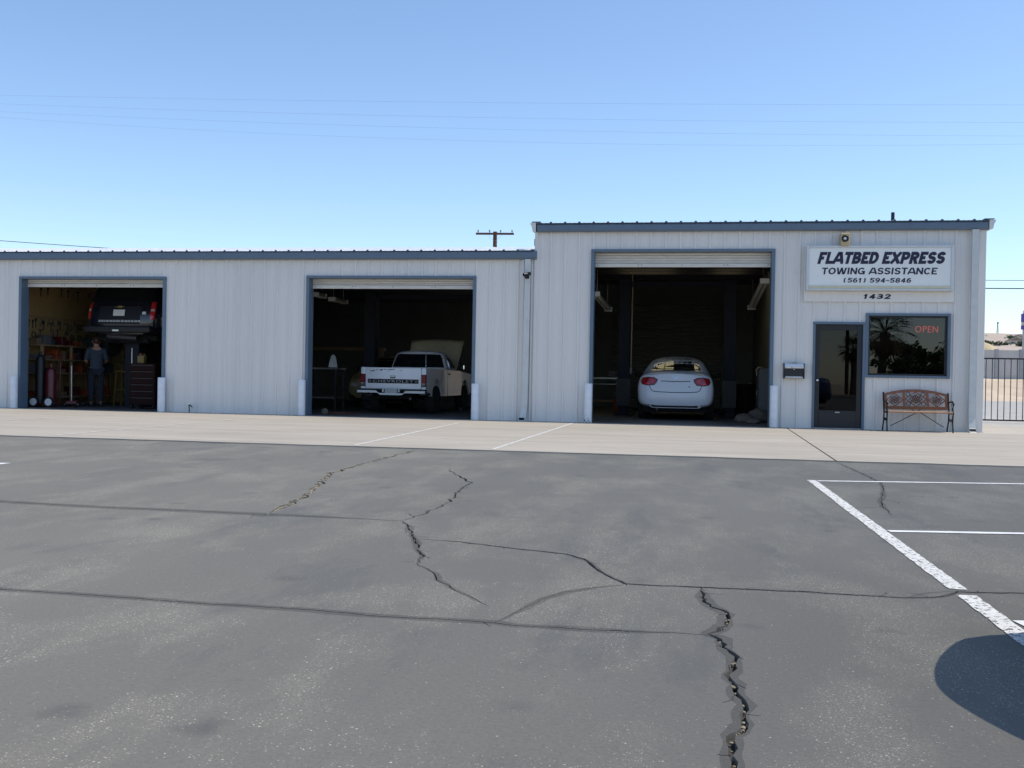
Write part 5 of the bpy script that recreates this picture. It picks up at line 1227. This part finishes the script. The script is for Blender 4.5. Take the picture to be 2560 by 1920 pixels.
bm = bmesh.new(); cyl(bm, (-.45, .3, .50), (.35, .3, .46), .09, n=14); obj('muffler', bm, 'tool_steel', sv, smooth=True, auto=40)
bm = bmesh.new(); box(bm, -.8, .8, .4, 4.8, .40, .52); obj('chassis', bm, 'gap_black', sv)
# ================================================================ INSIDE THE BAYS
def B(root, name, mt, *a, bev=.004):
    bm = bmesh.new(); box(bm, *a, bev=bev); return obj(name, bm, mt, root)
# ---- pegboard wall of the first bay
pg = thing('pegboard_wall', 'tan pegboard partition hung with hand tools in the first bay', 'pegboard', (-15.95, .9, .02))
B(pg, 'board', 'pegboard', -.04, 0, 0, 5.2, 0, 3.55, bev=0)
for y in (0, 1.3, 2.6, 3.9, 5.2): B(pg, 'stud', 'plywood', -.09, -.041, y - .03, y + .03, 0, 3.55, bev=0)
B(pg, 'batten', 'plywood', .0005, .025, 0, 5.2, 2.20, 2.26); B(pg, 'batten', 'plywood', .0005, .025, 0, 5.2, 3.02, 3.07)
def tool(kind):
    bm = bmesh.new()
    if kind == 'wrench':
        box(bm, 0, .014, -.014, .014, -.24, 0); prism(bm, [(-.05, .0), (-.03, .09), (-.012, .05), (.012, .05), (.03, .09), (.05, .0), (.02, -.04), (-.02, -.04)], 'x', 0, .02)
    elif kind == 'hammer':
        box(bm, 0, .02, -.015, .015, -.28, 0, bev=.004); box(bm, -.008, .034, -.075, .07, 0, .05, bev=.008)
    elif kind == 'pliers':
        for s in (-1, 1): tube(bm, [(.01, s * .05, -.18), (.01, s * .035, -.06), (.01, 0, 0), (.01, -s * .018, .08)], .012, 5)
    elif kind == 'clamp':
        tube(bm, [(.015, .0, -.16), (.015, .10, -.16), (.015, .10, .06), (.015, 0, .06)], .016, 5); cyl(bm, (.015, 0, -.22), (.015, 0, .0), .01, n=6)
    else:
        tube(bm, [(.015, .1 * math.cos(R(a)), -.1 + .1 * math.sin(R(a))) for a in range(0, 361, 30)], .016, 5)
    return bm
rt_ = random.Random(9)
kinds = {'wrench': 'steel wrench hanging on the tan pegboard', 'hammer': 'hammer hanging on the tan pegboard', 'pliers': 'pliers hanging on the tan pegboard', 'clamp': 'steel clamp hanging on the tan pegboard', 'belt': 'coiled belt hanging on the tan pegboard'}
proto = {}
for row, (z, n, y0) in enumerate(((3.30, 15, 1.2), (3.0, 8, 1.25), (2.14, 24, 1.0), (1.90, 10, 1.1))):
    for i in range(n):
        k = rt_.choice(list(kinds)); y = y0 + (i + rt_.uniform(-.25, .25)) * 3.4 / n
        if k not in proto:
            o = obj({'wrench': 'wrench', 'hammer': 'hammer', 'pliers': 'pliers', 'clamp': 'clamp', 'belt': 'drive_belt'}[k], tool(k), 'tool_steel'); tag(o, kinds[k], k, 'tools on the pegboard: ' + k); proto[k] = o
        else: o = proto[k].copy(); COL.objects.link(o)
        o.location = (-15.949, y, z + rt_.uniform(-.05, .05)); s = rt_.uniform(.5, .8); o.scale = (1, s, s)
# shelving under it
sh = thing('shelf_unit', 'raw timber shelf unit below the pegboard', 'shelf', (-15.93, 1.1, .02))
for y in (.03, 1.25, 2.5, 3.7):
    for x in (.02, .40): B(sh, 'post', 'plywood', x, x + .06, y, y + .06, 0, 1.55 if x > .1 else 1.6)
for z in (.20, .80, 1.14, 1.50): B(sh, 'shelf_board', 'plywood', .0, .48, 0, 3.8, z, z + .035)
items = [('storage_box', 'red_enamel', 'red storage box on the timber shelves'), ('storage_box', 'teal_plastic', 'teal storage box on the timber shelves'), ('storage_box', 'cardboard', 'cardboard box on the timber shelves'), ('storage_box', 'grey_plastic', 'grey storage box on the timber shelves'), ('storage_box', 'orange_plastic', 'orange storage box on the timber shelves')]
for z, n in ((1.535, 11), (1.175, 10), (.835, 8), (.235, 7)):
    for i in range(n):
        nm, mt, lb_ = rt_.choice(items); w, h, d = rt_.uniform(.12, .26), rt_.uniform(.1, .27), rt_.uniform(.2, .36); y = 1.15 + i * 3.6 / n
        t_ = thing(nm, lb_, 'box', (-15.75 + rt_.uniform(-.02, .05), y + w / 2, z + .02), rt_.uniform(-.15, .15), lb_)
        B(t_, 'tub', mt, -d / 2, d / 2, -w / 2, w / 2, 0, h * .85, bev=.008); B(t_, 'lid', mt, -d / 2 - .006, d / 2 + .006, -w / 2 - .006, w / 2 + .006, h * .85 + .001, h, bev=.006)
# welding cart by the jamb
wc = thing('welding_cart', 'gas cylinder cart with red bottle and pale wheels just inside the first bay', 'cart', (-15.12, .66, .02), R(4))
for x, mt, r_, h in ((-.13, 'black_metal', .115, 1.25), (.15, 'red_enamel', .125, .95)):
    bm = bmesh.new(); lathe(bm, [(r_, .10), (r_, h - .12), (r_ * .8, h - .03), (r_ * .35, h), (.03, h + .02), (.03, h + .10)], 18, (x, .1, 0)); obj('gas_cylinder', bm, mt, wc, smooth=True, auto=40)
for s in (-1, 1):
    bm = bmesh.new(); tube(bm, [(s * .3, .22, .1), (s * .3, .26, 1.1), (s * .26, .34, 1.25), (0, .36, 1.28)], .014, 6); obj('handle', bm, 'red_enamel', wc)
    bm = bmesh.new(); lathe(bm, [(.06, -.03), (.125, -.03), (.13, 0), (.125, .03), (.06, .03)], 20, (s * .19, -.06, .13), 'y'); o = obj('wheel', bm, 'rubber', wc, smooth=True, auto=40)
    bm = bmesh.new(); lathe(bm, [(.02, -.034), (.085, -.036), (.09, -.02), (.02, -.02)], 18, (s * .19, -.06, .13), 'y'); obj('hub', bm, 'white_plastic', wc, smooth=True, auto=40)
B(wc, 'platform', 'red_enamel', -.33, .33, -.05, .26, .07, .10)
# trolley jack with upright pale handle
tj = thing('trolley_jack', 'red trolley jack with a pale upright handle by the shelves', 'jack', (-14.80, 1.45, .02), R(20))
B(tj, 'frame', 'red_enamel', -.14, .14, -.3, .3, .06, .16, bev=.02)
bm = bmesh.new(); cyl(bm, (0, -.28, .14), (0, -.32, 1.02), .018, n=8); obj('handle', bm, 'steel', tj)
for x in (-.15, .15):
    for y in (-.24, .24):
        bm = bmesh.new(); cyl(bm, (x - .025, y, .055), (x + .025, y, .055), .055, n=14); obj('wheel', bm, 'tool_steel', tj)
# ---- lift under the dark vehicle: column, saddle and arms
def arm_lift(x, y):
    t_ = thing('vehicle_lift', 'navy lift column holding up the dark sport utility vehicle', 'car lift', (x, y, .02))
    B(t_, 'column', 'navy', -.19, .19, -.16, .16, 0, 1.62, bev=.01); B(t_, 'base_plate', 'navy', -.35, .35, -.3, .3, 0, .03)
    B(t_, 'saddle', 'navy', -.5, .5, -.2, .2, 1.62, 1.70, bev=.01)
    for sx in (-1, 1):
        for sy_ in (-1, 1):
            bm = bmesh.new(); bar(bm, (sx * .3, sy_ * .1, 1.66), (sx * .55, sy_ * .45, 1.66), .1, .07); obj('arm', bm, 'navy', t_)
            bm = bmesh.new(); cyl(bm, (sx * .55, sy_ * .45, 1.66), (sx * .55, sy_ * .45, 1.712), .06, n=12); obj('pad', bm, 'rubber', t_)
    B(t_, 'edge_strip', 'silver_paint', -.012, .012, -.166, -.161, .2, 1.5)
arm_lift(-13.66, 2.3)
# red-brown cabinet and clutter at the right of bay one
cb = thing('tool_chest', 'red-brown tool chest against the jamb of the first bay', 'tool chest', (-12.72, 1.25, .02))
B(cb, 'carcass', 'maroon_enamel', -.34, .34, -.25, .25, .1, 1.10, bev=.01)
for i in range(6): B(cb, 'drawer', 'maroon_enamel', -.32, .32, -.262, -.251, .14 + i * .158, .285 + i * .158, bev=.003)
for i in range(6): B(cb, 'drawer_pull', 'tool_steel', -.28, .28, -.275, -.263, .262 + i * .158, .276 + i * .158, bev=.002)
for x in (-.28, .28):
    for y in (-.2, .2):
        bm = bmesh.new(); cyl(bm, (x - .02, y, .05), (x + .02, y, .05), .05, n=12); obj('caster', bm, 'rubber', cb)
jc = thing('plastic_jug', 'orange-yellow plastic jug standing on the red-brown tool chest', 'jug', (-12.85, 1.2, 1.12))
bm = bmesh.new(); box(bm, -.09, .09, -.07, .07, 0, .2, bev=.03, seg=2); obj('body', bm, 'yellow_paint', jc, smooth=True, auto=40); bm = bmesh.new(); cyl(bm, (-.03, 0, .19), (-.03, 0, .25), .03, n=10); obj('cap', bm, 'orange_plastic', jc)
bm = bmesh.new(); tube(bm, [(.02, 0, .19), (.06, 0, .24), (.085, 0, .2), (.085, 0, .12)], .012, 6); obj('grip', bm, 'yellow_paint', jc)
sl_ = thing('step_stool', 'dull yellow step stool standing beside the person', 'stool', (-14.2, 2.75, .02))
for x in (-.18, .18):
    for y in (-.15, .15):
        bm = bmesh.new(); bar(bm, (x * 1.15, y * 1.15, 0), (x * .85, y * .85, .88), .035, .035); obj('leg', bm, 'yellow_paint', sl_)
B(sl_, 'seat', 'yellow_paint', -.2, .2, -.17, .17, .88, .92, bev=.01); B(sl_, 'step', 'yellow_paint', -.2, .2, -.19, -.14, .42, .45)

# ---- person in a blue-grey shirt, back turned, working at the shelves
pr = thing('person', 'person in blue-grey shirt and dark trousers working at the timber shelves', 'person', (-14.52, 1.95, .02), R(38))
def skin(name, mt, verts, edges, rad, parent, sub=2, root=0):
    me = bpy.data.meshes.new(name); me.from_pydata(verts, edges, []); o = bpy.data.objects.new(name, me); COL.objects.link(o); o.parent = parent
    md = o.modifiers.new('k', 'SKIN'); md.use_smooth_shade = True; o.modifiers.new('s', 'SUBSURF').levels = sub
    for i, r_ in enumerate(rad): me.skin_vertices[0].data[i].radius = r_ if isinstance(r_, tuple) else (r_, r_)
    me.skin_vertices[0].data[root].use_root = True
    bake(o); o.data.materials.clear(); o.data.materials.append(M[mt])
    o.data.polygons.foreach_set('use_smooth', [True] * len(o.data.polygons)); return o
# one continuous body: pelvis, spine, neck, head, arms bent forward (+y), legs
BV = [(0, 0, .94), (0, .01, 1.12), (0, .02, 1.32), (0, .02, 1.44), (0, .03, 1.52), (0, .05, 1.60), (0, .05, 1.70),
      (-.17, .02, 1.42), (-.24, .06, 1.16), (-.19, .29, 1.10), (-.17, .37, 1.11), (.17, .02, 1.42), (.24, .06, 1.16), (.19, .29, 1.10), (.17, .37, 1.11),
      (-.10, 0, .88), (-.11, .02, .50), (-.11, -.02, .10), (-.115, .10, .045), (.10, 0, .88), (.11, .02, .50), (.11, -.02, .10), (.115, .10, .045)]
BE = [(0, 1), (1, 2), (2, 3), (3, 4), (4, 5), (5, 6), (3, 7), (7, 8), (8, 9), (9, 10), (3, 11), (11, 12), (12, 13), (13, 14), (0, 15), (15, 16), (16, 17), (17, 18), (0, 19), (19, 20), (20, 21), (21, 22)]
BR = [(.15, .11), (.14, .10), (.16, .11), (.11, .08), .055, (.085, .10), (.07, .085), .06, .05, .036, .03, .06, .05, .036, .03, .09, .062, .042, .04, .09, .062, .042, .04]
skin('body', 'skin', BV, BE, BR, pr)
gar = lambda idx, g: ([BV[i] for i in idx], [(idx.index(a), idx.index(b)) for a, b in BE if a in idx and b in idx], [tuple(x + g for x in (BR[i] if isinstance(BR[i], tuple) else (BR[i], BR[i]))) for i in idx])
BV[0] = (0, 0, .80); v_, e_, r_ = gar([0, 1, 2, 3, 7, 8, 11, 12], .030); BV[0] = (0, 0, .96); skin('shirt', 'shirt_blue', v_, e_, r_, pr)
v_, e_, r_ = gar([0, 15, 16, 17, 19, 20, 21], .022); skin('trousers', 'jeans_dark', v_, e_, r_, pr)
bm = bmesh.new(); bmesh.ops.create_uvsphere(bm, u_segments=18, v_segments=12, radius=1, matrix=Matrix.Translation((0, .03, 1.675)) @ Matrix.Diagonal((.095, .112, .108, 1)))
bmesh.ops.delete(bm, geom=[v for v in bm.verts if v.co.y > .085 and v.co.z < 1.70 or v.co.z < 1.58], context='VERTS'); obj('hair', bm, 'hair_dark', pr, smooth=True)
for s in (-1, 1):
    bm = bmesh.new(); bmesh.ops.create_uvsphere(bm, u_segments=10, v_segments=6, radius=1, matrix=Matrix.Translation((s * .092, .05, 1.64)) @ Matrix.Diagonal((.014, .024, .034, 1))); obj('ear', bm, 'skin', pr, smooth=True)
    bm = bmesh.new(); box(bm, s * .115 - .05, s * .115 + .05, -.08, .19, 0, .08, bev=.03, seg=2); obj('shoe', bm, 'black_metal', pr, smooth=True)
    for k in range(5):                                          # fingers curled round the shelf edge
        if k < 4: pts = [(s * .17 + (k - 1.5) * .019, .38, 1.115), (s * .17 + (k - 1.5) * .021, .425 + .008 * (1 - abs(k - 1.4)), 1.118), (s * .17 + (k - 1.5) * .021, .45, 1.10), (s * .17 + (k - 1.5) * .02, .447, 1.075)]
        else: pts = [(s * (.17 - .03), .36, 1.105), (s * (.17 - .05), .395, 1.10), (s * (.17 - .045), .425, 1.09)]
        bm = bmesh.new(); tube(bm, pts, [.010, .009, .0085, .007][:len(pts)], 6); obj('finger', bm, 'skin', pr, smooth=True)
bm = bmesh.new(); tube(bm, [(0, .135, 1.66), (0, .165, 1.635), (0, .15, 1.62)], [.012, .016, .012], 6); obj('nose', bm, 'skin', pr, smooth=True)
bm = bmesh.new()
for s in (-1, 1): bmesh.ops.create_uvsphere(bm, u_segments=8, v_segments=6, radius=.013, matrix=Matrix.Translation((s * .034, .138, 1.665)))
obj('eyes', bm, 'white_plastic', pr, smooth=True)
bm = bmesh.new(); box(bm, -.025, .025, .135, .15, 1.59, 1.60, bev=.004); obj('mouth', bm, 'red_enamel', pr)

# ---- second bay
def two_post(x0, x1, y, lab, h=3.45):
    t_ = thing('two_post_lift', lab, 'car lift', ((x0 + x1) / 2, y, .02)); w = (x1 - x0) / 2
    for s in (-1, 1):
        B(t_, 'column', 'navy', s * w - .15, s * w + .15, -.17, .17, 0, h, bev=.008); B(t_, 'base_plate', 'navy', s * w - .25, s * w + .25, -.28, .28, 0, .025)
        B(t_, 'carriage', 'black_metal', s * w - .18, s * w + .18, -.22, -.171, .25, .95, bev=.006)
        for sy_ in (-1, 1):
            bm = bmesh.new(); bar(bm, (s * (w - .1), sy_ * .1, .17), (s * (w - .34), sy_ * 1.15, .12), .09, .07); obj('swing_arm', bm, 'navy', t_)
    B(t_, 'cross_beam', 'navy', -w + .151, w - .151, -.07, .07, h - .16, h - .04, bev=.006)
    return t_
two_post(-8.0, -4.95, 4.2, 'navy two post lift with its columns either side of the pickup', 3.1)
wb = thing('workbench', 'steel workbench with pale top edge behind the jamb of the pickup bay', 'workbench', (-9.35, 3.6, .02))
B(wb, 'top', 'steel', -.75, .75, -.35, .35, 1.05, 1.09); B(wb, 'shelf', 'steel', -.7, .7, -.3, .3, .3, .33); B(wb, 'drawer_case', 'maroon_enamel', -.7, -.1, -.3, .3, .62, 1.04)
for x in (-.7, .7):
    for y in (-.3, .3): B(wb, 'leg', 'tool_steel', x - .03, x + .03, y - .03, y + .03, 0, 1.049)
rg = thing('shop_rag', 'white cloth draped over a stand on the steel workbench', 'cloth', (-8.80, 3.5, 1.11))
bm = bmesh.new(); rings = []
for i in range(9):
    u = i / 8; rad = .02 + .085 * u ** .42; rings.append([(rad * (1 + .22 * u * math.sin(5 * a + 2 * u)) * math.cos(a), rad * (1 + .22 * u * math.sin(5 * a + 2 * u)) * math.sin(a), .33 * (1 - u) + .012) for a in [k * 2 * math.pi / 20 for k in range(20)]])
loft(bm, rings); obj('cloth', bm, 'cloth_white', rg, smooth=True)
sm_ = bmesh.new(); cyl(sm_, (0, 0, 0), (0, 0, .32), .012, n=8); obj('stand', sm_, 'tool_steel', rg)
def shop_light(loc, rz, rx_, label, L_=1.2):
    t_ = thing('fluorescent_light', label, 'light fixture', loc, rz); t_.rotation_euler = (rx_, 0, rz)
    bm = bmesh.new(); prism(bm, [(-.10, 0), (-.05, .07), (.05, .07), (.10, 0)], 'y', -L_, L_); obj('housing', bm, 'fluor_housing', t_)
    for s in (-1, 1):
        bm = bmesh.new(); cyl(bm, (s * .045, -L_ + .03, -.022), (s * .045, L_ - .03, -.022), .018, n=10); obj('tube', bm, 'fluor_tube', t_, smooth=True, auto=40)
        bm = bmesh.new(); box(bm, -.10, .10, s * L_ - .012, s * L_ + .012, -.04, .071); obj('end_cap', bm, 'white_plastic', t_)
        bm = bmesh.new(); cyl(bm, (0, s * L_ * .8, .07), (0, s * L_ * .8, .9 - .25), .004, n=5); obj('chain', bm, 'steel', t_)
shop_light((-8.86, 2.55, 2.90), 0, 0, 'short dusty fluorescent light hanging in front of the steel workbench', .28); shop_light((-8.86, 4.0, 2.88), 0, 0, 'longer dusty fluorescent light hanging behind the short one in the pickup bay', .5)
B(LB, 'shelf_board', 'plywood', 2.6, 5.2, 9.7, 10.0, 1.72, 1.82)
for x, yb_ in ((2.7, 9.85), (5.1, 9.85)): B(LB, 'shelf_post', 'plywood', x - .04, x + .04, yb_ - .04, yb_ + .04, .02, 1.719)
ah = bmesh.new(); ph_ = [(-8.3 + .9 * k / 14 + .1 * math.sin(k * 1.1), 1.35 + .16 * math.sin(k * .8), .035) for k in range(15)]; tube(ah, ph_, .013, 6); tag(obj('air_hose', ah, 'orange_plastic'), 'orange air hose lying on the floor beside the pickup', 'hose')
def sack(loc, s, label, mt='paper_sack', seed=1):
    bm = bmesh.new(); bmesh.ops.create_icosphere(bm, subdivisions=3, radius=1)
    for v in bm.verts:
        n_ = mnoise.noise(v.co * 2.2 + Vector((seed, 0, 0))); v.co *= 1 + .22 * n_; v.co.z = max(v.co.z, -.55); v.co = Vector((v.co.x * s[0], v.co.y * s[1], (v.co.z + .55) * s[2]))
    o = obj('sack', bm, mt, None, smooth=True); o.location = loc; tag(o, label, 'sack'); return o
sack((-8.02, .75, .02), (.09, .09, .09), 'small pale sack on the floor just inside the pickup bay', 'paper_sack', 3)
# ---- third bay
two_post(-1.33, 1.33, 4.6, 'tall navy two post lift with columns either side of the silver sedan', 3.5)
shop_light((1.86, 2.75, 2.98), R(2), R(-9), 'pale fluorescent light hanging along the partition side of the sedan bay', 1.3); shop_light((-1.80, 2.9, 2.80), R(-3), R(-4), 'pale fluorescent light hanging beside the left column of the sedan lift'.replace('left ', ''), 1.25)
hz = bmesh.new(); tube(hz, [(-1.25, 4.35, 3.75), (-1.16, 4.33, 3.68), (-1.13, 4.3, 3.45), (-1.135, 4.3, 2.4), (-1.14, 4.3, 1.25)], .014, 6); rl_ = thing('hose_drop', 'pale air line hanging beside the sedan lift column', 'hose', (0, 0, 0)); obj('hose', hz, 'beige_plastic', rl_)
bm = bmesh.new(); cyl(bm, (-1.14, 4.3, 1.1), (-1.14, 4.3, 1.25), .03, n=8); obj('coupling', bm, 'steel', rl_); bm = bmesh.new(); cyl(bm, (-1.13, 4.3, 3.30), (-1.13, 4.3, 3.46), .04, n=8); obj('swivel', bm, 'tool_steel', rl_)
w3 = thing('workbench', 'low steel workbench in the sedan bay with a vice on it', 'workbench', (-1.95, 6.6, .02))
B(w3, 'top', 'steel', -.65, .65, -.35, .35, .93, .97); B(w3, 'shelf', 'plywood', -.6, .6, -.3, .3, .3, .34); B(w3, 'apron', 'steel', -.62, .62, -.345, -.33, .78, .80)
for x in (-.6, .6):
    for y in (-.3, .3): B(w3, 'leg', 'tool_steel', x - .03, x + .03, y - .03, y + .03, 0, .929)
B(w3, 'vice', 'tool_steel', .1, .35, -.32, -.1, .971, 1.14, bev=.02)
ob = thing('plastic_tub', 'orange plastic tub on the floor beside the sedan', 'tub', (-1.50, 5.6, .02)); bm = bmesh.new(); lathe(bm, [(.13, 0), (.16, .4), (.175, .41), (.175, .43), (.15, .43), (.12, .03), (.0, .03)], 18); obj('shell', bm, 'orange_plastic', ob, smooth=True, auto=40)
bm = bmesh.new(); tube(bm, [(.17 * math.cos(R(a)), 0, .42 + .14 * math.sin(R(a))) for a in range(0, 181, 20)], .006, 5); obj('bail', bm, 'steel', ob)
dr = thing('oil_drum', 'brown oil drum standing near the partition in the sedan bay', 'drum', (1.75, 5.2, .02)); bm = bmesh.new(); lathe(bm, [(.28, 0), (.29, .02), (.285, .04), (.285, .28), (.295, .30), (.285, .32), (.285, .56), (.295, .58), (.285, .60), (.285, .85), (.29, .87), (.27, .87), (.27, .855), (0, .855)], 26); obj('barrel', bm, 'maroon_enamel', dr, smooth=True, auto=40)
bm = bmesh.new(); cyl(bm, (.15, 0, .856), (.15, 0, .89), .03, n=10); obj('bung', bm, 'steel', dr)
for i, (x, y, s, l) in enumerate(((1.55, 1.9, (.22, .2, .13), 'crumpled paper sack near the partition on the sedan bay floor'), (1.9, 2.3, (.26, .22, .2), 'bulging paper sack against the partition in the sedan bay'), (1.72, 1.5, (.17, .15, .08), 'flattened paper sack just inside the sedan bay'))): sack((x, y, .02), s, l, 'paper_sack', i + 5)
lk = thing('locker', 'grey steel locker against the partition in the sedan bay', 'locker', (2.2, 3.6, .02)); B(lk, 'carcass', 'grey_plastic', -.22, .22, -.3, .3, .05, 1.25, bev=.008); B(lk, 'door', 'grey_plastic', -.235, -.221, -.28, .28, .08, 1.22); B(lk, 'handle', 'steel', -.25, -.236, .18, .22, .6, .72); B(lk, 'plinth', 'black_metal', -.2, .2, -.28, .28, 0, .049)
hs = bmesh.new(); tube(hs, [(1.92, 3.35, 1.1), (1.90, 3.3, 1.24), (1.95, 3.3, 1.30), (2.02, 3.35, 1.3), (2.06, 3.4, 1.28)], .014, 6); tag(obj('coiled_lead', hs, 'beige_plastic'), 'pale lead hooked over the grey steel locker', 'cable')
